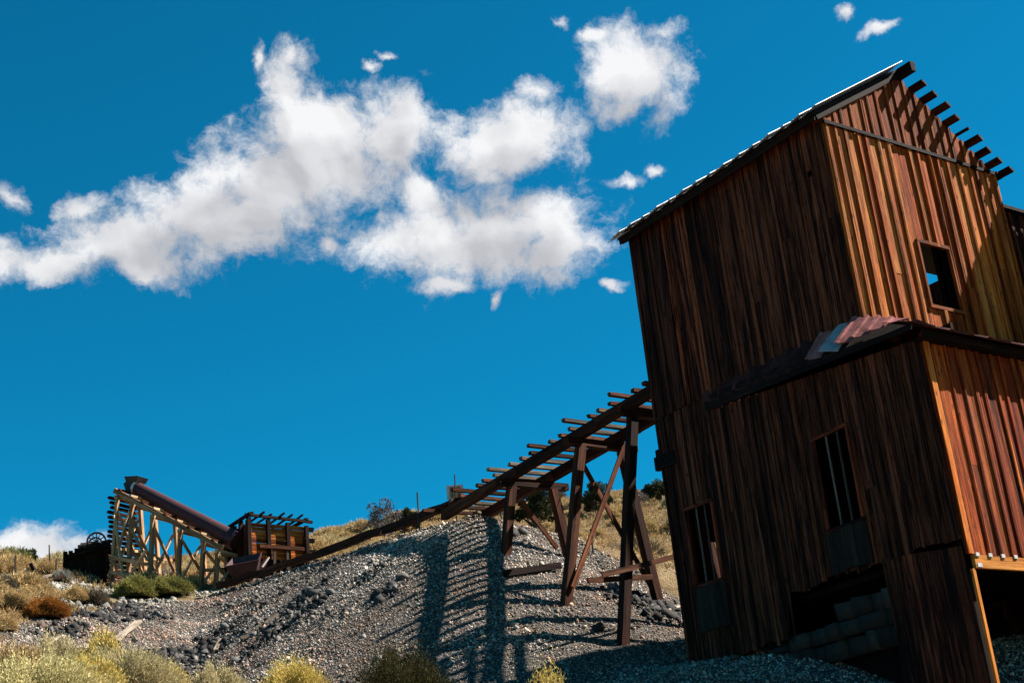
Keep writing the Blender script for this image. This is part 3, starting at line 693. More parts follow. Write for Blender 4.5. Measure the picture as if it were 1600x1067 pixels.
# roof: sheets on the left slope, boards on the right slope, purlins running through
SL = (AP - EV) / (GW / 2); SN = math.hypot(1, SL); RS = .60; RN = math.hypot(1, RS)
def roof_pt(a, r, lift=0.0):                             # r: distance in plan from the left wall top towards the ridge
    return W(a, r - lift * RS / RN, EV + .32 + RS * r + lift / RN)
def sheet(name, corners, mat, parent, th=.012, rib=.03, nrib=4, color=(1, 1, 1)):
    """ribbed metal sheet on four corners: eave0, eave1, top1, top0"""
    e0, e1, t1, t0 = [np.asarray(c_, float) for c_ in corners]
    nrm = np.cross(e1 - e0, t0 - e0); nrm /= np.linalg.norm(nrm)
    if nrm[2] < 0: nrm = -nrm
    prof = []
    for k in range(nrib):
        u = k / nrib
        prof += [(u, rib), (u + .18 / nrib, rib), (u + .26 / nrib, 0), (u + .92 / nrib, 0)]
    prof.append((1.0, 0))
    V, F = [], []
    for u, h in prof:
        for base_, top_ in (((e0 + (e1 - e0) * u), (t0 + (t1 - t0) * u)),):
            V += [base_ + nrm * h, top_ + nrm * h, base_ + nrm * (h - th), top_ + nrm * (h - th)]
    for k in range(len(prof) - 1):
        a = 4 * k; F += [(a, a + 4, a + 5, a + 1), (a + 2, a + 3, a + 7, a + 6), (a, a + 2, a + 6, a + 4), (a + 1, a + 5, a + 7, a + 3)]
    a = 4 * (len(prof) - 1); F += [(0, 1, 3, 2), (a, a + 2, a + 3, a + 1)]
    c_ = e0; V = [v - c_ for v in V]
    return obj(name, mesh_py(name, V, F, mat), parent, Matrix.Translation(Vector(c_)), color)
roof = slab('roof', [roof_pt(-.10, -.30), roof_pt(6.15, -.30), roof_pt(6.15, GW / 2), roof_pt(-.10, GW / 2)], .06, M_DARK, mill)
ns = 15
for k in range(ns):
    a0, a1 = -.26 + 6.62 * k / ns, -.26 + 6.62 * (k + 1) / ns + .05
    l0, l1 = .02, .10 + random.uniform(-.01, .025)       # every sheet laps over the one before it
    ex = random.uniform(-.03, .03)
    sheet('roof_sheet', [roof_pt(a1, -.36 + ex, l0), roof_pt(a0, -.36 + ex, l1), roof_pt(a0, GW / 2 + .05, l1), roof_pt(a1, GW / 2 + .05, l0)], M_ROOF, roof, rib=.014, nrib=2,
          color=(random.uniform(.75, 1.05),) * 3)
beam('rake_board', roof_pt(-.075, -.28, -.12), roof_pt(-.075, GW / 2 + .1, -.12), .03, .12, M_DARK, roof)
beam('rake_board', roof_pt(6.10, -.28, -.12), roof_pt(6.10, GW / 2 + .1, -.12), .03, .12, M_DARK, roof)
beam('eave_board', roof_pt(-.08, -.33, -.11), roof_pt(6.12, -.33, -.11), .03, .12, M_DARK, roof)
beam('ridge_beam', W(-.46, GW / 2 + .05, AP + .05), W(6.3, GW / 2 + .05, AP + .05), .14, .22, M_DARK, roof)
def right_pt(a, r, lift=0.0): return W(a, GW - r + lift * SL / SN, EV + SL * r + lift / SN)
for a_ in (.2, 1.85, 4.0, 5.9):
    beam('rafter', right_pt(a_, -.05, -.09), right_pt(a_, GW / 2 - .05, -.09), .07, .14, M_DARK, roof)
    if a_ > 2: beam('rafter_post', W(a_, GW - .12, 10.7), right_pt(a_, .1, -.1), .12, .12, M_DARK, roof, up=DL)
rv = right_pt(0, 1) - right_pt(0, 0); rv /= np.linalg.norm(rv)
for k, r_ in enumerate([2.32, 2.02, 1.70, 1.39, 1.08, .80, .50, .20, -.08]):
    thin = (k == 4); ln = random.uniform(.36, .44)
    beam('purlin', right_pt(-ln, r_, .06), right_pt(6.1, r_, .06), .055 if not thin else .05, .17 if not thin else .06, M_TIMBER, roof, up=rv, jit=.003, color=(.42, .36, .34), twist=math.radians(0))
beam('eave_beam', W(-.12, GW + .06, EV - .02), W(6.1, GW + .06, EV - .02), .14, .16, M_DARK, roof)
# skirt roof at the waist
def top_pt(a): return W(a, -.03, CZ + .02 + .03 * (4.4 - a) / 4.4) if a >= 0 else W(a, .0 + (-1.02) * (a / -1.85) - .03, (CZ + .05) + (10.05 - CZ - .05) * (a / -1.85))
def eave_pt(a):
    f = (4.4 - a) / 6.25; return W(a, -.05 - 1.0 * f, 10.70 - .66 * f)
skirt = slab('skirt_roof', [eave_pt(4.4) - ZV * .03, top_pt(4.4) - ZV * .03, top_pt(.0) - ZV * .03, top_pt(-1.8) - ZV * .06, eave_pt(-1.8) - ZV * .03][::-1], .05, M_DARK, mill)
edges = [4.4, 3.9, 3.4, 2.9, 2.4, 1.9, 1.45, 1.0, .55, .12, -.32, -.75, -1.2, -1.85]
for k in range(len(edges) - 1):
    a0, a1 = edges[k], edges[k + 1]
    lift = np.array([0, 0, .035 + .012 * (k % 2)])
    if k == 8:                                            # a sheet torn loose and tipped up at the corner
        tip = np.array([0, 0, .20]); out = -.06 * DR
        sheet('skirt_sheet', [eave_pt(a0) + lift + out + tip * .6, eave_pt(a1 - .1) + lift + out - .03 * ZV, top_pt(.02) + lift, top_pt(a0) + lift + tip * .3], M_ROOF, skirt, rib=.0, nrib=1, color=(.9, .84, .82))
    else:
        c_ = random.uniform(.3, .5) if k < 7 else random.uniform(1.9, 2.4)  # tint carries the light: far sheets darkened for shade, corner sheets lightened for sun
        tilt = ZV * .05; kick = ZV * (.085 if k > 8 else 0)
        sheet('skirt_sheet', [eave_pt(a0) + lift + tilt + kick, eave_pt(a1) + lift + kick * .8, top_pt(a1) + lift, top_pt(a0) + lift + tilt], M_MAROON, skirt, rib=.03, nrib=1, color=(c_ * 1.1, c_ * .92, c_ * .9))
for k in range(8):                                        # front side of the skirt roof
    b0, b1 = -.82 + k * 1.05, -.82 + (k + 1) * 1.05 + .03
    e = lambda b: W(-2.08, b, 9.93); tp = lambda b: W(-.03 if b > .0 else -.03 - 1.86 * (-b / .84), max(b, -.84), CZ + .06 if b > 0 else CZ + .06 - .9 * (-b / .84))
    sheet('skirt_sheet', [e(b0), e(b1), tp(b1), tp(b0)], M_MAROON, skirt, nrib=2)
beam('fascia', W(-1.86, -.80, 9.90), W(-1.86, 7.0, 9.90), .05, .13, M_DARK, skirt)
beam('fascia', eave_pt(4.35) - ZV * .07, eave_pt(-1.85) - ZV * .07, .04, .10, M_DARK, skirt)
slab('soffit', [W(-1.83, -.8, 9.84), W(-1.83, 7, 9.84), W(-1.62, 7, 9.84), W(-1.62, -.8, 9.84)][::-1], .02, M_DARK, skirt)
# doorway: new lumber header and jamb
door = beam('door_header', W(-1.70, -.52, 5.93), W(-1.70, 6.6, 5.93), .07, .22, M_NEW, mill, jit=.002)
beam('door_jamb', W(-1.69, -.57, 2.2), W(-1.69, -.57, 5.81), .07, .05, M_NEW, door, jit=.002, color=(1, .85, .7))
for k in range(5):
    b_ = -.44 + k * .34; pp = W(-1.745, b_, 6.045)
    obj('bracket', mesh_py('bracket', [(-.045, -.01, -.03), (.045, -.01, -.03), (.045, .01, -.03), (-.045, .01, -.03), (-.045, -.01, .03), (.045, -.01, .03), (.045, .01, .03), (-.045, .01, .03)],
        [(0, 3, 2, 1), (4, 5, 6, 7), (0, 1, 5, 4), (1, 2, 6, 5), (2, 3, 7, 6), (3, 0, 4, 7)], M_PAINT), door, Matrix.Translation(Vector(pp)) @ Matrix.Rotation(YAW + random.uniform(-.1, .1), 4, 'Z'))
pp = W(-1.742, -.42, 5.87)
lt = obj('lumber_label', mesh_py('lumber_label', [(-.06, 0, -.035), (.06, 0, -.035), (.06, 0, .035), (-.06, 0, .035), (-.06, .004, -.035), (.06, .004, -.035), (.06, .004, .035), (-.06, .004, .035)],
    [(0, 1, 2, 3), (7, 6, 5, 4), (0, 4, 5, 1), (1, 5, 6, 2), (2, 6, 7, 3), (3, 7, 4, 0)], M_PAINT), door, Matrix.Translation(Vector(pp)) @ Matrix.Rotation(YAW, 4, 'Z'))
# beam ends poking out of the far corner
beam('wall_beam', W(LW + .30, .22, 10.18), W(LW - .6, .22, 10.18), .24, .28, M_DARK, mill)
beam('wall_beam', W(LW + .14, -.03, 9.93), W(LW - .5, -.03, 9.93), .12, .30, M_DARK, mill)
# stone footing under the flared wall
foot = slab('footing', [W(3.6, .30, 5.55), W(.1, .0, 5.35), W(.1, .45, 5.35), W(3.6, .7, 5.55)], 1.6, M_DARK, mill)
for row, (zz, hh) in enumerate(((4.95, .36), (5.31, .30), (5.61, .34))):
    s = 1.1 + row * .17
    while s < 4.55:
        wd = random.uniform(.22, .66); p = Q0 + fd * (s + wd / 2) + fn * (.30 + random.uniform(-.05, .05))
        if not (row == 2 and s < 2.4):
            V = np.array([(x, y, z) for x in (-.5, .5) for y in (-.5, .5) for z in (-.5, .5)]) * [wd * .95, .4, hh * .94] + rng.uniform(-.025, .025, (8, 3))
            v = random.uniform(.010, .030) * (1.9 if (row == 2 and 3.4 < s < 4.2) else 1); cc = np.tile(np.array([v * 1.5, v, v * .72]), (8, 1))
            me = mesh_np('stone', V, np.array([(0, 1, 3, 2), (4, 6, 7, 5), (0, 4, 5, 1), (2, 3, 7, 6), (0, 2, 6, 4), (1, 5, 7, 3)]), M_STONE, cc)
            obj('stone', me, foot, Matrix.Translation(Vector((p[0], p[1], zz + hh / 2))) @ Matrix.Rotation(math.atan2(fd[1], fd[0]) + random.uniform(-.06, .06), 4, 'Z'))
        s += wd + .015
# adjoining wing behind the right edge, and the taller block beyond it that shades the gable
wing = thing('mill_wing', W(1, 7, 5), 'dark wing joining the right side of the mill', 'building')
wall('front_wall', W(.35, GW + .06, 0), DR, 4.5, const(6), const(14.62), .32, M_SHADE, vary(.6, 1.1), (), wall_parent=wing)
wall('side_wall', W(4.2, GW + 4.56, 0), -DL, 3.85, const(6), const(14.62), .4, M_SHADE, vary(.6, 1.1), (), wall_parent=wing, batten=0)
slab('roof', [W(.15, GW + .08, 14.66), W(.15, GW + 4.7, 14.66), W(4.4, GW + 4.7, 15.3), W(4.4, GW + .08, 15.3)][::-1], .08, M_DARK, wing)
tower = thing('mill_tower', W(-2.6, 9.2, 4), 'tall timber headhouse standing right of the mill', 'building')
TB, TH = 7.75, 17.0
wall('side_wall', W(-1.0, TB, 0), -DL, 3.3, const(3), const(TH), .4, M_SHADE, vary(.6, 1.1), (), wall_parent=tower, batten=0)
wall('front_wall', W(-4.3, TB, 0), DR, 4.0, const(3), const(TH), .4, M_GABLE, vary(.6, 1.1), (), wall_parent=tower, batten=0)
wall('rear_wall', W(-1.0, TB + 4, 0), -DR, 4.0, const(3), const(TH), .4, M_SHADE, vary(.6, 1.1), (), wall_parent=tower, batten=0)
slab('roof', [W(-4.4, TB - .1, TH + .1), W(-4.4, TB + 4.1, TH + .1), W(-.9, TB + 4.1, TH + .1), W(-.9, TB - .1, TH + .1)][::-1], .1, M_DARK, tower)

# ------------------------------------------------------------------ the trestle
tr = thing('ore_trestle', W(11, 1.8, gz(*W(11, 1.8, 0)[:2])), 'timber tramway trestle running from the waste slope into the mill', 'trestle')
def rail_z(a): return 12.43 - (a - 6) * .062
for b_ in (1.2, 2.42):
    prev = 5.7
    for nxt in (9.4, 12.9, 16.6):
        beam('stringer', W(prev, b_ + random.uniform(-.02, .02), rail_z(prev) - .16), W(nxt + .05, b_ + random.uniform(-.02, .02), rail_z(nxt) - .16), .20, .25, M_TIMBER, tr, color=(.5, .44, .4)); prev = nxt
a = 6.2; k = 0
while a < 17.2:
    ov = random.uniform(.42, .58) if k % 4 == 1 else random.choice([.05, .08, .11, .16]); z = rail_z(a) + .045
    c_ = random.uniform(.6, 1.3)
    beam('tie', W(a, 1.2 - .1 - ov, z + random.uniform(-.01, .01)), W(a + random.uniform(-.03, .03), 2.42 + random.uniform(.1, .22), z),   .13, .085, M_GREY if random.random() < .35 else M_TIMBER, tr, color=(c_ * 1.0, c_ * .92, c_ * .86), jit=.010)
    a += .42 + random.uniform(-.05, .06); k += 1
def bent(a, bn_t, bn_b, bf_t, bf_b, braces):
    zt = rail_z(a) - .285
    p = beam('bent_cap', W(a, bn_t - .42, zt - .10), W(a, bf_t + .48, zt - .10), .20, .19, M_TIMBER, tr, color=(.6, .5, .45))
    def leg(bt_, bb_, col):
        x, y = W(a, bb_, 0)[:2]; z = gz(x, y)
        beam('post', W(a, bb_, z - .35), W(a, bt_, zt - .195), .21, .21, M_TIMBER, p, up=DL, color=col)
    leg(bn_t, bn_b, (.72, .62, .55)); leg(bf_t, bf_b, (1.0, .8, .65))  # near legs darker: the shade on their faces is put into the tint
    for (b0, z0, b1, z1, off, c_) in braces:
        beam('brace', W(a + off, b0, z0), W(a + off, b1, z1), .12, .05, M_TIMBER, p, up=DL, color=c_)
bent(13.2, 1.13, .66, 2.5, 2.85, [(1.25, 11.1, 2.3, 9.85, -.16, (1.7, 1.45, 1.0))])
bent(10.2, 1.18, .09, 2.5, 3.1, [(2.52, 11.85, .3, 8.1, -.16, (1.6, 1.3, 1.05)), (1.2, 11.5, 3.0, 8.3, .16, (1.1, .9, .8))])
bent(8.15, 1.2, -.04, 2.5, 3.5, [(-.45, 7.9, 2.4, 8.55, -.17, (.75, .7, .66)), (-.6, 7.85, 1.3, 8.0, .17, (1.1, 1.05, 1.0))])
# splintered rag of wood fibre hanging on the middle cap
V, F = [], []
for k in range(14):
    x0 = random.uniform(-.05, .05); x1 = random.uniform(-.35, .05); l = random.uniform(.3, .75); i0 = len(V)
    V += [(x0, -.02, .05), (x0 + .03, .02, .05), (x1, random.uniform(-.06, .06), -l)]; F.append((i0, i0 + 1, i0 + 2))
me = mesh_py('frayed_strap', V, F, M_GREY)
obj('frayed_strap', me, tr, Matrix.Translation(Vector(W(13.05, 2.85, rail_z(13.2) - .36))) @ Matrix.Rotation(YAW, 4, 'Z'), (1.1, 1.0, .9))
def on_ground_beam(name, x0, y0, d0, x1, y1, d1, w_, h_, mat, label, cat='timber', group=None, lift=.06, color=(1, 1, 1), snap=True):
    p, q = at(x0, y0, d0), at(x1, y1, d1)
    if snap: p[2] = gz(p[0], p[1]) + lift; q[2] = gz(q[0], q[1]) + lift
    o = beam(name, p, q, w_, h_, mat, None, color=color, jit=.012)
    return tag(o, label, cat, group)

# ------------------------------------------------------------------ timbers along the crest of the dump
pts = [(716, 786, 38.6), (600, 829, 43), (488, 869, 47.2), (340, 917, 52)]
labs = ['squared timber on the crest nearest the trestle', 'long squared timber in the middle of the dump crest', 'long dark timber on the crest below the ore bin']
for k in range(3):
    p, q = at(*pts[k]), at(*pts[k + 1])
    o = beam('crest_timber', p + [0, 0, .02], q + [0, 0, .02], .20, .22, M_TIMBER, None, color=(.6, .52, .48), jit=.03); tag(o, labs[k], 'timber', 'timbers along the dump crest')
for k, (x0, x1, dy) in enumerate([(742, 780, 0), (750, 776, 9)]):
    o = on_ground_beam('crest_plank', x0, 800 + dy, 39.5 + k * .3, x1, 793 + dy, 40.3 + k * .3, .22, .07, M_GREY, ['pale plank lying on the crest under the trestle end', 'shorter grey plank beside the pale one under the trestle end'][k], 'plank', lift=.18 - .1 * k)
on_ground_beam('loose_beam', 786, 887, 34.6, 871, 853, 35.6, .12, .16, M_DARK, 'dark beam lying between the two left trestle bents', 'beam', lift=.16, color=(1.6, 1.3, 1.1))
for x0, y0, x1, y1, w_, h_, lab in [(180, 1006, 216, 975, .22, .06, 'wide silvery plank half buried at lower left of the slope'), (377, 1004, 434, 964, .15, .08, 'long weathered plank lying up the middle of the slope'),
             (207, 995, 214, 1005, .05, .05, 'small stick beside the wide silvery plank'), (633, 1066, 640, 1052, .07, .04, 'pale splinter near the dark olive bush'),
             (1040, 961, 1064, 952, .06, .05, 'pale stick on rubble beside the mill corner'), (337, 1020, 345, 1003, .11, .05, 'short pale board below the long weathered plank')]:
    p, q = hit(x0, y0)[0], hit(x1, y1)[0]
    o = beam('fallen_plank', p + [0, 0, .09], q + [0, 0, .09], w_, h_, M_GREY, None, color=(1.5, 1.45, 1.4), jit=.012); tag(o, lab, 'plank', 'planks fallen on the slope')
# ------------------------------------------------------------------ sign and fence posts
p = at(711, 792, 40.2); x, y = p[:2]; g = gz(x, y)
sign = thing('notice_board', (x, y, g), 'small white-edged board on a thin post above the dump crest', 'sign')
pole('post', (x, y, g - .2), at(710.5, 741, 40.2), .022, M_IRON, sign, n=6)
c = at(711, 768, 40.25)
def panel(name, c, w_, h_, t_, yaw, mat, parent, color=(1, 1, 1)):
    V = [(sx * w_ / 2, sy * t_ / 2, sz * h_ / 2) for sx, sy, sz in ((-1, -1, -1), (1, -1, -1), (1, 1, -1), (-1, 1, -1), (-1, -1, 1), (1, -1, 1), (1, 1, 1), (-1, 1, 1))]
    return obj(name, mesh_py(name, V, [(0, 3, 2, 1), (4, 5, 6, 7), (0, 1, 5, 4), (1, 2, 6, 5), (2, 3, 7, 6), (3, 0, 4, 7)], mat), parent, Matrix.Translation(Vector(c)) @ Matrix.Rotation(yaw, 4, 'Z'), color)
panel('sheet', c + [0, .06, 0], .50, .44, .012, .1, M_PAINT, sign, (1.3, 1.3, 1.3))
for k in range(3): panel('backing_board', c + [(-.11 + .11 * k), .03 - .02, -.01], .10, .34, .02, .1, M_PALE, sign, (.8, .72, .6))
for k, (x0, y0, x1, y1, d, lab) in enumerate([(654, 812, 652, 769, 40.5, 'thin rusty fence post left of the notice board'), (784, 806, 780, 778, 42, 'thin fence post just right of the trestle end'), (927, 866, 923, 826, 42, 'thin fence post behind the middle trestle bent'),
                                              (24, 908, 24, 868, 46, 'leftmost thin fence post near the debris'), (37, 890, 36, 855, 56, 'fence post in front of the dark shrub at far left'), (78, 885, 77, 851, 58, 'pale fence post on the skyline at far left'),
                                              (87, 905, 88, 872, 50, 'thin fence post in front of the dark platform end'), (150, 907, 150, 862, 50, 'pale fence post in front of the dark winch platform'), (180, 0, 0, 0, 0, '')]):
    if not d: continue
    a_, d_ = hit(x0, y0, d); b_ = at(x1, y1, d_); a_[2] -= .15
    o = pole('fence_post', a_, b_, .028 if k < 3 else .03, M_IRON if k not in (5, 7) else M_GREY, n=6); tag(o, lab, 'fence post', 'fence posts')

# ------------------------------------------------------------------ conveyor on its timber tower
s0, s1 = at(181, 767, 57.5), at(347, 856, 54.2)
U = (s1 - s0); UL = math.hypot(U[0], U[1]); u2 = np.array([U[0], U[1], 0]) / UL; v2 = np.array([-u2[1], u2[0], 0])
conv = thing('ore_conveyor', (s0[0], s0[1], gz(s0[0], s0[1])), 'rusty purple inclined tube conveyor on a braced timber tower at left', 'conveyor')
def cp(f, v, dz=0): return s0 + U * f + v2 * v + ZV * dz
def gp(p, up=0): return np.array([p[0], p[1], gz(p[0], p[1]) - .15 + up])
CW = 1.35
for v in (0, CW): beam('stringer', cp(-.01, v), cp(1.0, v), .12, .20, M_PALE, conv, color=(.75, .68, .66))
for k in range(9): beam('cross_tie', cp(.05 + .11 * k, -.12, .14), cp(.05 + .11 * k, CW + .12, .14), .12, .08, M_PALE if k % 2 else M_TIMBER, conv, color=(.9, .85, .8))
tb = pole('tube', cp(.09, CW / 2, .47), cp(1.04, CW / 2, .47), .26, M_RUST, conv, n=24, r1=.35, jit=.004, rings=6)
pole('collar', cp(.085, CW / 2, .50), cp(.105, CW / 2, .50), .29, M_PAINT, tb, n=20, jit=.0, rings=1)
# feed hopper on the top end: flared box
def flared_box(name, c, yaw, bw, bd, tw, td, h, mat, parent, th=.03, tilt=0.0):
    V, F = [], []
    for (ww, dd, z) in ((bw, bd, 0), (tw, td, h), (tw - th, td - th, h), (bw - th, bd - th, .02)):
        V += [(-ww / 2, -dd / 2, z), (ww / 2, -dd / 2, z), (ww / 2, dd / 2, z), (-ww / 2, dd / 2, z)]
    for r_ in range(3):
        for j in range(4): F.append((r_ * 4 + j, r_ * 4 + (j + 1) % 4, r_ * 4 + 4 + (j + 1) % 4, r_ * 4 + 4 + j))
    F += [(3, 2, 1, 0), (12, 13, 14, 15)]
    return obj(name, mesh_py(name, V, F, mat), parent, Matrix.Translation(Vector(c)) @ Matrix.Rotation(yaw, 4, 'Z') @ Matrix.Rotation(tilt, 4, 'Y'))
cyaw = math.atan2(u2[1], u2[0])
flared_box('feed_hopper', cp(.085, CW / 2, .66), cyaw, .55, .55, .70, .68, .22, M_IRON, conv, tilt=math.radians(10))
beam('drive_box', cp(.02, CW / 2, .25), cp(.09, CW / 2, .62), .5, .45, M_IRON, conv)
def conv_bent(f, braces=True, cap2=True, spread=.22, tint=1.0):
    a_, b_ = cp(f, 0, -.1), cp(f, CW, -.1)
    fa, fb = gp(a_ - v2 * spread), gp(b_ + v2 * spread)
    cap = beam('bent_cap', cp(f, -.1, -.22), cp(f, CW + .1, -.22), .13, .14, M_PALE, conv, color=(.9, .85, .8))
    beam('post', fa, a_ - ZV * .19, .14, .14, M_PALE, cap, up=u2, color=(.55 * tint, .48 * tint, .42 * tint)); beam('post', fb, b_ - ZV * .19, .14, .14, M_PALE, cap, up=u2, color=(.8, .7, .6))
    h = a_[2] - fa[2]
    if cap2: beam('girt', fa + (a_ - fa) * .45 - u2 * .11, fb + (b_ - fb) * .45 - u2 * .11, .05, .13, M_PALE, cap, color=(1, .95, .88))
    if braces:
        beam('brace', fa + (a_ - fa) * .06 - u2 * .15, fb + (b_ - fb) * .8 - u2 * .15, .05, .12, M_PALE, cap, up=u2, color=(1, .9, .8)); beam('brace', fb + (b_ - fb) * .06 + u2 * .12, fa + (a_ - fa) * .8 + u2 * .12, .05, .12, M_PALE, cap, up=u2, color=(.9, .75, .6))
    return fa, fb, a_, b_
t0 = conv_bent(.015, spread=.35); t1 = conv_bent(.16, spread=.3); t2 = conv_bent(.36); t3 = conv_bent(.62, cap2=False); t4 = conv_bent(.83); conv_bent(.96, cap2=False)
beam('tower_brace', t0[0] + ZV * .5 - v2 * .12, t1[2] - ZV * .4 - v2 * .12, .05, .13, M_PALE, conv, up=v2); beam('tower_brace', t1[0] + ZV * .5 - v2 * .17, t0[2] - ZV * .9 - v2 * .17, .05, .13, M_PALE, conv, up=v2)
beam('tower_brace', t1[2] - ZV * 1.0 - v2 * .12, t2[0] + ZV * 1.3 - v2 * .12, .05, .13, M_PALE, conv, up=v2, color=(1.1, 1, .9)); beam('tower_brace', t1[0] + ZV * .3 - v2 * .2, t2[0] + ZV * 1.7 - v2 * .2, .05, .13, M_PALE, conv, up=v2, color=(1.15, 1.05, .95))
beam('tower_girt', t0[0] + ZV * 1.35 - v2 * .12, t2[0] + ZV * 1.15 - v2 * .12, .06, .14, M_PALE, conv, color=(1.2, 1.12, 1)); beam('tower_girt', t0[0] + ZV * .75 - v2 * .12, t2[0] + ZV * .65 - v2 * .12, .06, .14, M_PALE, conv, color=(1.1, .95, .85))
nl = 20
for k in range(nl):                                        # cribbing planks closing the end of the tower
    f = (k + .5) / nl; a_ = t0[0] * (1 - f) + t0[2] * f - u2 * (.22 + random.uniform(0, .12)); b_ = t0[1] * (1 - f) + t0[3] * f - u2 * (.22 + random.uniform(0, .1))
    beam('crib_plank', a_ - v2 * random.uniform(.02, .16), b_ + v2 * random.uniform(.02, .2), .12, .11, M_TIMBER, conv, color=(.5, .42, .36))

# ------------------------------------------------------------------ ore bin
B0 = at(391, 896, 54.0); B0[2] = gz(B0[0], B0[1]) - .1
ZT = float(at(391, 808, 54.0)[2])
def bp(a_, b_, z): return np.array([B0[0], B0[1], 0]) + DL * a_ + DR * b_ + ZV * z
obin = thing('ore_bin', B0, 'dark timber ore bin with orange plank face beside the conveyor foot', 'ore bin')
bl_, bw_ = 2.1, 2.45; zb_ = B0[2]
for (a_, b_) in ((0, 0), (0, .82), (0, 1.64), (0, bw_), (bl_, 0), (bl_, bw_), (.7, 0), (1.4, 0)):
    beam('stud', bp(a_, b_, zb_), bp(a_, b_, ZT - .06 * b_ + random.uniform(-.05, .12)), .14, .14, M_DARK, obin, up=DL, color=(1.3, 1.1, 1))
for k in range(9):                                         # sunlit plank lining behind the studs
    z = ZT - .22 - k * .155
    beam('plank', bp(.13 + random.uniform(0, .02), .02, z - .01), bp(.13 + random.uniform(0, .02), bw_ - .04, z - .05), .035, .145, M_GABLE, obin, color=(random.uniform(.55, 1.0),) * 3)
for k in range(5):
    z = zb_ + .1 + k * .17
    beam('plank', bp(.5, .9, z), bp(.5, bw_ - .6, z), .035, .15, M_SHADE, obin)
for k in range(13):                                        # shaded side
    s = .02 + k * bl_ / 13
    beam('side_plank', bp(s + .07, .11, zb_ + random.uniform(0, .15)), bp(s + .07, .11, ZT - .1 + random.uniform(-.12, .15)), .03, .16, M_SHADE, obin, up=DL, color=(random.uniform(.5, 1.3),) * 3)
for k in range(10):
    beam('back_plank', bp(bl_ - .05, .05, zb_ + .2 + k * .22), bp(bl_ - .05, bw_, zb_ + .2 + k * .22), .035, .21, M_DARK, obin)
    beam('end_plank', bp(.1, bw_ - .09, zb_ + .2 + k * .22), bp(bl_ - .1, bw_ - .09, zb_ + .2 + k * .22), .035, .21, M_DARK, obin)
beam('top_plate', bp(-.04, -.15, ZT + .10), bp(-.04, bw_ + .25, ZT - .04), .12, .10, M_DARK, obin); beam('top_plate', bp(-.2, 0, ZT + .12), bp(bl_ + .2, 0, ZT + .08), .12, .10, M_DARK, obin); beam('top_plate', bp(-.1, bw_, ZT + .06), bp(bl_ + .2, bw_, ZT + .05), .12, .10, M_DARK, obin)
for k in range(6): beam('roof_stick', bp(-.25 + random.uniform(0, .3), .15 + k * .42, ZT + .2), bp(bl_ + random.uniform(-.4, .2), .3 + k * .42, ZT + .16 + random.uniform(-.05, .1)), .07, .06, M_DARK, obin)
beam('face_beam', bp(-.13, .35, ZT - 1.13), bp(-.13, bw_ - .22, ZT - 1.17), .12, .14, M_TIMBER, obin, color=(1.1, .9, .75))
for k in range(3): beam('outrigger', bp(.1, bw_, ZT - .3 - .45 * k), bp(.0, bw_ + .32, ZT - .34 - .45 * k), .14, .16, M_DARK, obin)
for k in range(4): beam('ladder_rung', bp(-.03, bw_ + .05, ZT - 1.35 - k * .2), bp(-.03, bw_ + .5, ZT - 1.36 - k * .2), .05, .05, M_TIMBER, obin)
for b_ in (.95, 1.5): beam('chute_leg', bp(-.1, b_, zb_), bp(-.1, b_ + .03, ZT - 1.2), .1, .1, M_GREY, obin, up=DL, color=(.6, .55, .5))
# steel skip lying open towards the viewer in front of the bin
c = at(383, 897, 52.3); c[2] = max(c[2], gz(c[0], c[1]))
V = [(-.42, -.26, 0), (.42, -.26, 0), (.42, .26, 0), (-.42, .26, 0), (-.62, -.50, .42), (.62, -.50, .42), (.72, .34, .86), (-.40, .34, .86)]
Vi = [(x * .94, y * .94 + .01, z * .97 + .03) for x, y, z in V]
F = [(3, 2, 1, 0), (0, 1, 5, 4), (1, 2, 6, 5), (2, 3, 7, 6), (3, 0, 4, 7)]; Fi = [tuple(8 + i for i in reversed(f)) for f in F]
Fr = [(4, 5, 13, 12), (5, 6, 14, 13), (6, 7, 15, 14), (7, 4, 12, 15)]
sk = obj('ore_skip', mesh_py('ore_skip', V + Vi, F + Fi + Fr, M_RUST), None, Matrix.Translation(Vector(c - [0, 0, .1])) @ Matrix.Rotation(.1, 4, 'Z') @ Matrix.Rotation(-.12, 4, 'Y')); tag(sk, 'rusty purple steel skip lying open in front of the ore bin', 'ore skip')
beam('rib', c + [.70, -.35, .12], c + [.84, .28, .60], .05, .05, M_PAINT, sk, color=(.55, .4, .4))

# ------------------------------------------------------------------ winch on its dark platform
pl0, pl1 = at(102, 872, 58), at(172, 850, 58)
plat = thing('winch_platform', (pl0[0], pl0[1], gz(pl0[0], pl0[1])), 'dark sloping timber platform left of the conveyor tower', 'platform')
pd = (pl1 - pl0); pn = np.array([-pd[1], pd[0], 0]); pn /= np.linalg.norm(pn)
for k in range(7): beam('deck_timber', pl0 + pn * (k * .32) - pd * .04, pl1 + pn * (k * .32) + pd * random.uniform(0, .1), .28, .18, M_DARK, plat)
for k in range(11):
    f = k / 10; p_ = pl0 + pd * f; q_ = gp(p_)
    if p_[2] - q_[2] > .15: beam('crib_board', q_ + pn * .1, p_ + pn * .1 - ZV * .1, .19, .06, M_DARK, plat, up=pn)
for k in range(8):
    f = k / 8; beam('deck_stub', pl0 + pd * f + ZV * (.14) - pn * .2, pl0 + pd * f + ZV * (.14 + random.uniform(0, .06)) + pn * 1.6, .16, random.uniform(.08, .18), M_DARK, plat)
wc = at(146, 847, 58.6)
win = thing('winch', wc - ZV * .3, 'rusted cable winch with spoked wheel on top of the dark platform', 'winch')
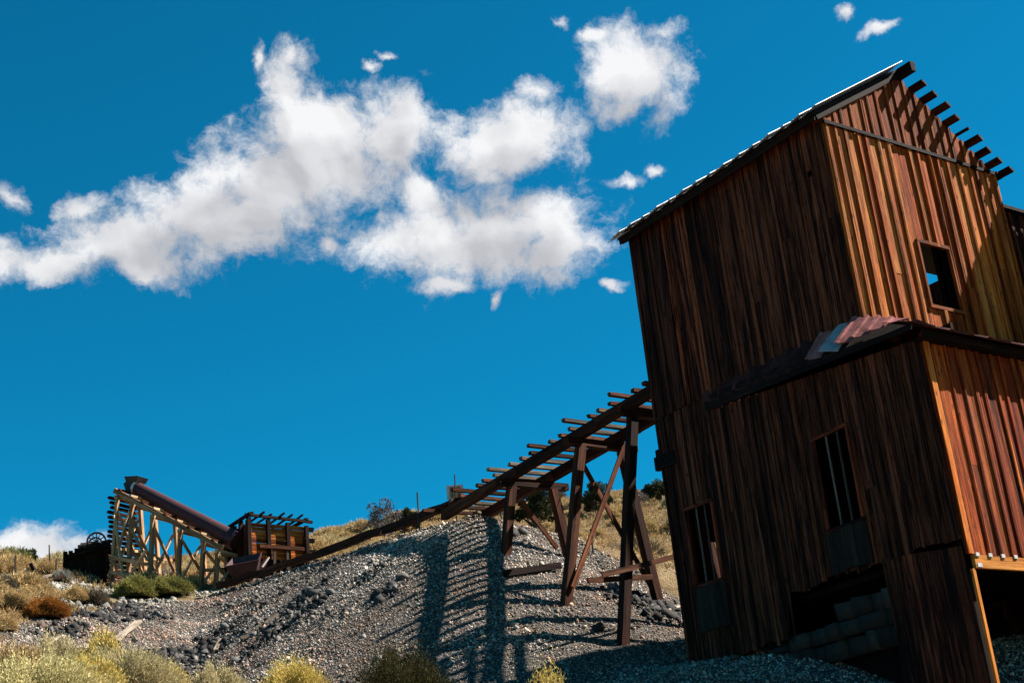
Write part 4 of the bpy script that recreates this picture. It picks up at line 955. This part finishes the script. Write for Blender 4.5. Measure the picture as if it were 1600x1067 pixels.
def ring(name, c, r, t_, n, parent, ax):
    V, F = [], []
    M = Matrix.Translation(Vector(c)) @ Matrix.Rotation(ax, 4, 'Z')
    for i in range(n):
        t = 2 * math.pi * i / n
        for dr, dy in ((-t_, -t_), (t_, -t_), (t_, t_), (-t_, t_)): V.append(((r + dr) * math.cos(t), dy, (r + dr) * math.sin(t)))
    for i in range(n):
        for j in range(4): F.append((i * 4 + j, i * 4 + (j + 1) % 4, ((i + 1) % n) * 4 + (j + 1) % 4, ((i + 1) % n) * 4 + j))
    return obj(name, mesh_py(name, V, F, M_IRON), parent, M, (2.6, 2.4, 2.6))
whl = ring('wheel', wc + [.12, 0, .02], .36, .035, 24, win, .25); ring('gear', wc + [.02, .2, -.02], .26, .03, 18, win, .25)
for k in range(6):
    t = math.pi * k / 6; dv = np.array([math.cos(t) * math.cos(.25), math.cos(t) * math.sin(.25), math.sin(t)]) * .35
    beam('spoke', wc + [.12, 0, .02] - dv, wc + [.12, 0, .02] + dv, .03, .03, M_IRON, whl, color=(2, 2, 2))
pole('drum', wc + [-.55, .1, -.10], wc + [.1, .25, -.08], .16, M_IRON, win, n=14, jit=.02, color=(1.6, 1.5, 1.6)); beam('bed', wc + [-.65, .1, -.34], wc + [.35, .2, -.30], .5, .12, M_IRON, win); pole('motor', wc + [-.62, 0, -.16], wc + [-.35, .05, -.12], .12, M_IRON, win, n=12, jit=.02)
# collapsed timbers at far left
for k, (x0, y0, x1, y1, d, w_, m_, lab) in enumerate([(60, 905, 48, 880, 46, .16, M_DARK, 'dark post leaning left out of the debris at far left'), (62, 903, 100, 894, 47, .14, M_GREY, 'weathered plank sloping up to the dark platform'), (12, 907, 22, 897, 45, .2, M_DARK, 'short dark stump of timber at the left edge'),
                                                      (28, 899, 60, 896, 47, .12, M_GREY, 'pale plank left of the leaning dark post'), (64, 909, 98, 900, 46, .16, M_DARK, 'dark timber lying below the weathered plank')]):
    a_, d_ = hit(x0, y0, d); b_ = at(x1, y1, d_ + (.6 if k else .1)); b_[2] = max(b_[2], gz(*b_[:2]) + .08); a_[2] += .03
    o = beam('debris_timber', a_, b_, w_, w_ * .7, m_, None, color=(1.2, 1.1, 1)); tag(o, lab, 'timber', 'collapsed timbers at far left')

# ------------------------------------------------------------------ boulders
tmpl = []
for k in range(5):
    T, F = rock_template(0, rng)
    c_ = np.tile(np.array([[.045, .042, .039]]) * [.6, 1.3, .4, .9, 1.8][k], (len(T), 1)); tmpl.append(mesh_np('boulder', T, F, M_STONE, c_))
bl_list = [(143, 962, 38), (158, 955, 39), (180, 948, 41), (130, 975, 37), (205, 960, 39), (250, 1040, 33), (275, 1030, 33.6), (300, 1035, 33.4), (262, 1056, 32), (320, 1025, 34.2), (478, 938, 41.5), (490, 930, 42), (575, 900, 40.5), (607, 925, 38), (630, 905, 38.5),
           (800, 838, 36.8), (815, 836, 36.9), (1010, 942, 32), (1022, 955, 31.5), (990, 935, 32.6), (1055, 965, 31), (1040, 945, 31.6), (935, 985, 30.5), (445, 880, 45.6), (455, 873, 46), (470, 878, 45.2), (1150, 1030, 27), (1230, 1020, 26.3), (1330, 1035, 25)]
for k, (x, y, d) in enumerate(bl_list):
    p = hit(x, y, d)[0]; s = random.uniform(.10, .20) * (1.4 if k in (2, 10, 11, 15, 16) else 1)
    o = obj('boulder', tmpl[k % 5], None, Matrix.Translation(Vector((p[0], p[1], gz(p[0], p[1]) + s * .2))) @ Matrix.Rotation(random.uniform(0, 6), 4, 'Z') @ Matrix.Rotation(random.uniform(-.5, .5), 4, 'X') @ Matrix.Diagonal((s * random.uniform(.8, 1.4), s, s * random.uniform(.6, .9), 1)))
    tag(o, 'angular boulder bedded in the loose waste slope', 'boulder', 'boulders on the waste slope')

# ------------------------------------------------------------------ shrubs
def blades(P, D, ln, wd, r):
    """thin triangles from points P along D"""
    n = len(P); side = np.cross(D, r.normal(size=(n, 3))); side /= np.linalg.norm(side, axis=1)[:, None] + 1e-9
    V = np.stack([P - side * wd[:, None], P + side * wd[:, None], P + D * ln[:, None]], 1).reshape(-1, 3)
    return V, np.arange(3 * n).reshape(n, 3)
def shrub_mesh(rx, h, n, base_c, leaf_c, tip_c, r, tip_frac=.5, leaf=.06, wid=.007, lump=.28, flower=.0):
    """dome of radiating stems with leaves along them; tips carry the flower colour"""
    k = int(n); th = r.uniform(0, 2 * math.pi, k); ce = r.uniform(0.02, 1, k) ** .8; se = np.sqrt(1 - ce ** 2)
    lumps = 1 + lump * (np.sin(th * 3 + r.uniform(0, 6)) * se + .7 * np.sin(th * 5 + ce * 6 + r.uniform(0, 6))) * .6 + r.normal(size=k) * .08
    tip = np.c_[np.cos(th) * se * rx, np.sin(th) * se * rx, ce * h] * lumps[:, None]
    f = 1 - np.abs(r.normal(size=k)) * .16; f = np.clip(f, .5, 1.03)
    P = tip * f[:, None]; P[:, 2] = np.maximum(P[:, 2], .02)
    D = tip / np.linalg.norm(tip, axis=1)[:, None] * 1.0 + np.array([0, 0, .25]) + r.normal(size=(k, 3)) * .38; D /= np.linalg.norm(D, axis=1)[:, None]
    ln = leaf * r.uniform(.6, 1.7, k); wd = wid * r.uniform(.6, 1.5, k)
    V, F = blades(P, D, ln, wd, r)
    patch = .5 + .5 * np.sin(th * 2 + r.uniform(0, 6)) * se
    hh = np.clip((f - .45) / .55 * .95 + r.normal(size=k) * .12 - .12 * patch, 0, 1)
    t = smooth(hh, 1 - tip_frac - .2, 1 - tip_frac + .25)[:, None]
    q = smooth(hh, .2, .6)[:, None]
    C = (np.array(base_c) * (1 - q) + np.array(leaf_c) * q) * (1 - t) + np.array(tip_c) * t
    C = C * r.uniform(.7, 1.3, (k, 1))
    V2, F2, C2 = V, F, np.repeat(C, 3, 0)
    # dense woody core
    nu, nv = 12, 5; core = [(0, 0, h * .74)]; kf = .74
    for i in range(1, nv + 1):
        for j in range(nu):
            el_ = math.pi / 2 * (1 - i / nv); a__ = 2 * math.pi * j / nu; kk = kf * r.uniform(.82, 1.08)
            core.append((math.cos(a__) * math.cos(el_) * rx * kk, math.sin(a__) * math.cos(el_) * rx * kk, math.sin(el_) * h * kk))
    cf = [(0, 1 + j, 1 + (j + 1) % nu) for j in range(nu)]
    for i in range(nv - 1):
        for j in range(nu):
            p_, q_ = 1 + i * nu + j, 1 + i * nu + (j + 1) % nu; cf += [(p_, p_ + nu, q_ + nu), (p_, q_ + nu, q_)]
    V2 = np.concatenate([V2, np.array(core)]); F2 = np.concatenate([F2, np.array(cf) + len(V)]); C2 = np.concatenate([C2, np.tile(np.array(base_c) * .9 + np.array(leaf_c) * .15, (len(core), 1))]); V = V2
    # woody stems
    m_ = max(20, k // 60); idx = r.integers(0, k, m_); D2 = tip[idx] * .9; L2 = np.linalg.norm(D2, axis=1)
    Vs, Fs = blades(r.normal(size=(m_, 3)) * [.06, .06, .0], D2 / L2[:, None], L2, np.full(m_, .012), r)
    V2 = np.concatenate([V2, Vs]); F2 = np.concatenate([F2, Fs + len(V)]); C2 = np.concatenate([C2, np.repeat(np.tile(np.array(base_c) * .8, (m_, 1)), 3, 0)])
    return V2, F2, C2
YEL = ((.09, .07, .042), (.30, .24, .105), (.54, .41, .11)); CREAM = ((.09, .075, .038), (.24, .215, .095), (.56, .48, .23)); SAGE = ((.09, .07, .042), (.30, .245, .14), (.45, .375, .20))
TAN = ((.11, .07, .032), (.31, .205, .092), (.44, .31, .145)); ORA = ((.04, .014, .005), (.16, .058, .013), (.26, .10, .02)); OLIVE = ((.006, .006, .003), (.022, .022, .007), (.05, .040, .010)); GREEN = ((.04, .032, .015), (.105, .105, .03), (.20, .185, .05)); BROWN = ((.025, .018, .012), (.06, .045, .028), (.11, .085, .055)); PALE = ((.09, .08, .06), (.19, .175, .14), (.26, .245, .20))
def shrub_on(px, ybase, hpx, wpx, pal, label, n=9000, **kw):
    q, d = hit(px, ybase); return shrub(px, ybase - hpx, d, wpx, pal, label, n, **kw)
def shrub(px, ytop, d, wpx, pal, label, n=9000, name='rabbitbrush', cat='shrub', leaf=.055, wid=.008, group=None, tip=.45, hmin=.25):
    p = at(px, ytop, d); g = gz(p[0], p[1]); h = max(hmin, p[2] - g); rx = wpx * d / FOC / 2 * 1.0
    V, F, C = shrub_mesh(rx, h, n, *pal, rng, tip_frac=tip, leaf=leaf, wid=wid)
    me = mesh_np(name, V, F, M_LEAF, C)
    o = obj(name, me, None, Matrix.Translation(Vector((p[0], p[1], g - .03)))); return tag(o, label, cat, group)
shrub(60, 1036, 15.5, 215, CREAM, 'dome of cream flowers in the bottom left corner', 48000, leaf=.022, wid=.008, tip=.4)
shrub(160, 1002, 20.5, 80, YEL, 'bright yellow rabbitbrush below the wide silvery plank', 34000, leaf=.035, wid=.007)
shrub(85, 1004, 22, 110, SAGE, 'grey green sage behind the cream flowered dome', 34000, name='sagebrush', leaf=.04, wid=.007)
shrub(190, 1024, 17.5, 175, SAGE, 'broad grey sage with yellow tips right of the cream dome', 45000, name='sagebrush', leaf=.035, wid=.006)
shrub(25, 1016, 21, 100, TAN, 'tan brown bush at the left edge above the cream dome', 30000, name='dry_bush', leaf=.04, wid=.007)
shrub(255, 1044, 18, 90, YEL, 'yellow tipped bush at the right end of the foreground row', 28000, leaf=.03, wid=.006)
shrub(335, 1046, 17.5, 100, SAGE, 'low grey yellow sage on the bottom edge left of centre', 28000, name='sagebrush', leaf=.03, wid=.006)
shrub(130, 1032, 16.5, 110, YEL, 'yellow green bush directly right of the cream dome', 30000, leaf=.03, wid=.006)
shrub(455, 1043, 19, 125, YEL, 'bright yellow rabbitbrush on the bottom edge left of the olive bush', 45000, leaf=.03, wid=.006)
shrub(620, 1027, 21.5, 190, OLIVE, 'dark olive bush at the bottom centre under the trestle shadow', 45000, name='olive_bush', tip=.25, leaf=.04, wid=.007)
shrub(855, 1058, 17.5, 70, YEL, 'small yellow bush peeping over the bottom edge right of centre', 18000, leaf=.03, wid=.006)
shrub_on(74, 966, 29, 66, ORA, 'rust orange bush at left above the gravel', 26000, name='rust_bush', leaf=.05)
shrub_on(20, 950, 26, 60, TAN, 'straw coloured bush at the left edge beside the rust orange bush', 18000, name='dry_bush', leaf=.06)
shrub_on(120, 943, 24, 55, TAN, 'straw coloured bush right of the rust orange bush', 18000, name='dry_bush', leaf=.06)
shrub_on(212, 933, 30, 60, GREEN, 'green brush left of its pair below the conveyor legs', 18000, name='green_brush', leaf=.07, wid=.011)
shrub_on(262, 931, 27, 66, GREEN, 'wider green brush right of its pair below the conveyor legs', 18000, name='green_brush', leaf=.07, wid=.011)
shrub_on(242, 908, 22, 34, BROWN, 'dark brown bush between the middle conveyor legs', 9000, name='dark_bush', leaf=.07, wid=.01)
shrub_on(95, 908, 16, 28, PALE, 'pale grey bush in front of the dark platform', 9000, name='dry_bush', leaf=.06, wid=.01)
shrub_on(212, 904, 14, 28, PALE, 'pale bush at the foot of the conveyor tower', 9000, name='dry_bush', leaf=.06, wid=.01)
shrub_on(146, 905, 13, 30, TAN, 'tan bush under the right end of the dark platform', 9000, name='dry_bush', leaf=.06, wid=.01)
shrub_on(290, 926, 13, 26, TAN, 'small tan bush right of the green brush', 7000, name='dry_bush', leaf=.06, wid=.01)
shrub(16, 868, 62, 60, GREEN, 'rounded green shrub on the skyline at the left edge', 12000, name='green_brush', leaf=.08, wid=.013, hmin=.8)
# dry clumps that still read one by one: shared meshes
cl = []
for k in range(6):
    V, F, C = shrub_mesh(.55, random.uniform(.38, .6), 3500, *(TAN, TAN, SAGE, TAN, BROWN, PALE)[k], rng, leaf=.09, wid=.013, tip_frac=.5); cl.append(mesh_np('dry_clump', V, F, M_LEAF, C))
cnt = 0
def clump(x, y, s, label, group, k):
    o = obj('dry_clump', cl[k], None, Matrix.Translation(Vector((x, y, gz(x, y) - .04))) @ Matrix.Rotation(random.uniform(0, 6.3), 4, 'Z') @ Matrix.Diagonal((s * random.uniform(.85, 1.3), s, s * random.uniform(.8, 1.2), 1)))
    tag(o, label, 'shrub', group)
Pc = scatter(2600, -24, -6, 24, 62, rng, lambda x, y: (tail_mask(x, y) < .3) & (vnoise(x, y, 2.2, 51) > -.08) & (np.hypot((x + 15.0) / 1.5, y - 50) > 2.7))
for q in Pc[:110]: clump(q[0], q[1], random.uniform(.6, 1.25), 'dry tan clump on the slope at left of the gravel', 'dry clumps at left', int(rng.choice(6, p=[.3, .3, .1, .2, .04, .06])))
Pc = scatter(9000, -14, 14, 40, 112, rng, lambda x, y: (tail_mask(x, y) < .3) & (vnoise(x, y, 3.2, 52) > -.05) & ((x > -8) | (y > 60)))
for q in Pc[:170]: clump(q[0], q[1], random.uniform(.6, 1.4), 'dry sage clump on the golden hillside behind the trestle', 'dry clumps on the hillside', int(rng.choice(6, p=[.25, .25, .12, .24, .1, .04])))
# bunch grass: uncountable
def grass(name, P, r, per, hgt, rad, pal, label):
    n = len(P); k = n * per; i = np.repeat(np.arange(n), per)
    sc = np.repeat(r.uniform(.5, 1.6, n) ** 1.3, per); th = r.uniform(0, 6.283, k); ce = r.random(k) ** .9; se = np.sqrt(1 - ce ** 2)
    N_ = np.c_[np.cos(th) * se, np.sin(th) * se, ce]; S_ = np.c_[rad * sc, rad * sc, hgt * sc]
    B = P[i] + N_ * S_ * r.uniform(.45, .9, (k, 1)) - [0, 0, .03]
    D = N_ + [0, 0, .35] + r.normal(size=(k, 3)) * .35; D /= np.linalg.norm(D, axis=1)[:, None]
    V, F = blades(B, D, r.uniform(.05, .13, k) * sc, np.full(k, .020) * r.uniform(.6, 1.4, k), r)
    c = np.array(pal)[r.integers(0, len(pal), n)][i] * r.uniform(.7, 1.3, (k, 1))
    return tag(obj(name, mesh_np(name, V, F, M_GRASS, np.repeat(c, 3, 0))), label, 'grass', kind='stuff')
PAL = [(.34, .215, .092), (.40, .265, .12), (.29, .18, .075), (.24, .165, .085), (.45, .32, .165)]
P = scatter(17000, -16, 16, 38, 116, rng, lambda x, y: (tail_mask(x, y) < .4) & ((x > -9) | (y > 58)))
grass('hillside_grass', P, rng, 26, .20, .26, PAL, 'golden bunch grass covering the hillside behind the trestle')
P = scatter(11000, -30, -6, 22, 80, rng, lambda x, y: (tail_mask(x, y) < .4) & (np.hypot((x + 15.0) / 1.5, y - 50) > 2.7) & (vnoise(x, y, 1.3, 41) < .18))
grass('slope_grass', P, rng, 34, .18, .22, PAL, 'tan grass covering the slope at left')

# ------------------------------------------------------------------ trees
def tree(px, ytop, d, wpx, pal, label, n=5000, leaf=.09, bare=False, name='juniper_tree', hmin=1.0):
    p = at(px, ytop, d); g = gz(p[0], p[1]); h = max(hmin, p[2] - g); rx = wpx * d / FOC / 2
    t = thing(name, (p[0], p[1], g), label, 'tree')
    base_ = np.array([p[0], p[1], g])
    V, F = [], []
    def limb(a_, b_, r0, r1, n_=6):
        M, ln = frame_M(a_, b_); o_ = len(V)
        for f, rr in ((0, r0), (1, r1)):
            for j in range(n_): V.append(tuple(M @ Vector((rr * math.cos(j * 6.283 / n_), rr * math.sin(j * 6.283 / n_), ln * f)) - Vector(base_)))
        for j in range(n_): F.append((o_ + j, o_ + (j + 1) % n_, o_ + n_ + (j + 1) % n_, o_ + n_ + j))
    tips = []
    def grow(a_, dv, ln, r0, lev):
        b_ = a_ + dv * ln; limb(a_, b_, r0, r0 * .65, 6 if lev > 1 else 4); tips.append(b_)
        if lev <= 0: return
        for _ in range(3 if lev < 4 else 4):
            nd = dv * .55 + rng.normal(size=3) * np.array([.55, .55, .35]); nd[2] += .15; nd /= np.linalg.norm(nd)
            grow(a_ + dv * ln * random.uniform(.5, 1), nd, ln * random.uniform(.6, .82), r0 * .6, lev - 1)
    grow(base_ - ZV * .1, np.array([.06, 0, 1.0]), h * .36, h * .045, 4 if bare else 3)
    T = np.array(tips); obj('trunk', mesh_py('trunk', V, F, M_BARK), t, Matrix.Translation(Vector(base_)), (2.2, 2.2, 2.6) if bare else (1, 1, 1))
    nc = 34; th = rng.uniform(0, 6.283, nc); ce = rng.uniform(-.55, 1, nc); se = np.sqrt(1 - ce ** 2); rad = rng.uniform(.45, 1.0, nc)
    C = np.c_[np.cos(th) * se * rad * rx, np.sin(th) * se * rad * rx, h * .55 + ce * rad * h * .42]
    k = rng.integers(0, nc, n); cr = rng.uniform(.18, .34, nc)[k] * rx
    off = rng.normal(size=(n, 3)); off /= np.linalg.norm(off, axis=1)[:, None]; P_ = C[k] + off * (cr * rng.random(n) ** .4)[:, None] * [1, 1, .8]
    D = off + [0, 0, .4] + rng.normal(size=(n, 3)) * .5; D /= np.linalg.norm(D, axis=1)[:, None]
    Vb, Fb = blades(P_, D, leaf * rng.uniform(.7, 1.6, n), leaf * .28 * rng.uniform(.7, 1.4, n), rng)
    cc = (np.array(pal)[rng.integers(0, len(pal), nc)][k]) * rng.uniform(.6, 1.4, (n, 1))
    obj('crown', mesh_np('crown', Vb, Fb, M_TREE, np.repeat(cc, 3, 0)), t, Matrix.Translation(Vector(base_)))
    return t
JUN = [(.022, .028, .010), (.035, .040, .015), (.05, .052, .022), (.028, .031, .012)]
tree(828, 749, 66, 60, JUN, 'largest juniper, behind the left trestle bent', 9000, .11)
tree(862, 766, 68, 32, JUN, 'low juniper right of the largest one', 3500, .10)
tree(930, 752, 80, 54, JUN, 'juniper framed by the middle trestle bent', 7000, .11)
tree(1026, 752, 84, 46, JUN, 'dark rounded juniper on the skyline beside the mill', 6000, .11)
tree(636, 791, 68, 36, JUN, 'small juniper between the bare tree and the notice board', 3500, .10)
tree(38, 866, 66, 40, JUN, 'dark juniper on the skyline at far left', 4000, .1)
tree(597, 781, 66, 60, [(.10, .09, .085), (.14, .12, .11), (.06, .055, .06)], 'bare grey tree on the skyline above the crest timber', 1600, .10, bare=True, name='bare_tree')
tree(990, 768, 82, 40, [(.10, .085, .075), (.13, .11, .095), (.06, .05, .045)], 'grey leafless brush right of the framed juniper', 1500, .10, bare=True, name='bare_tree')
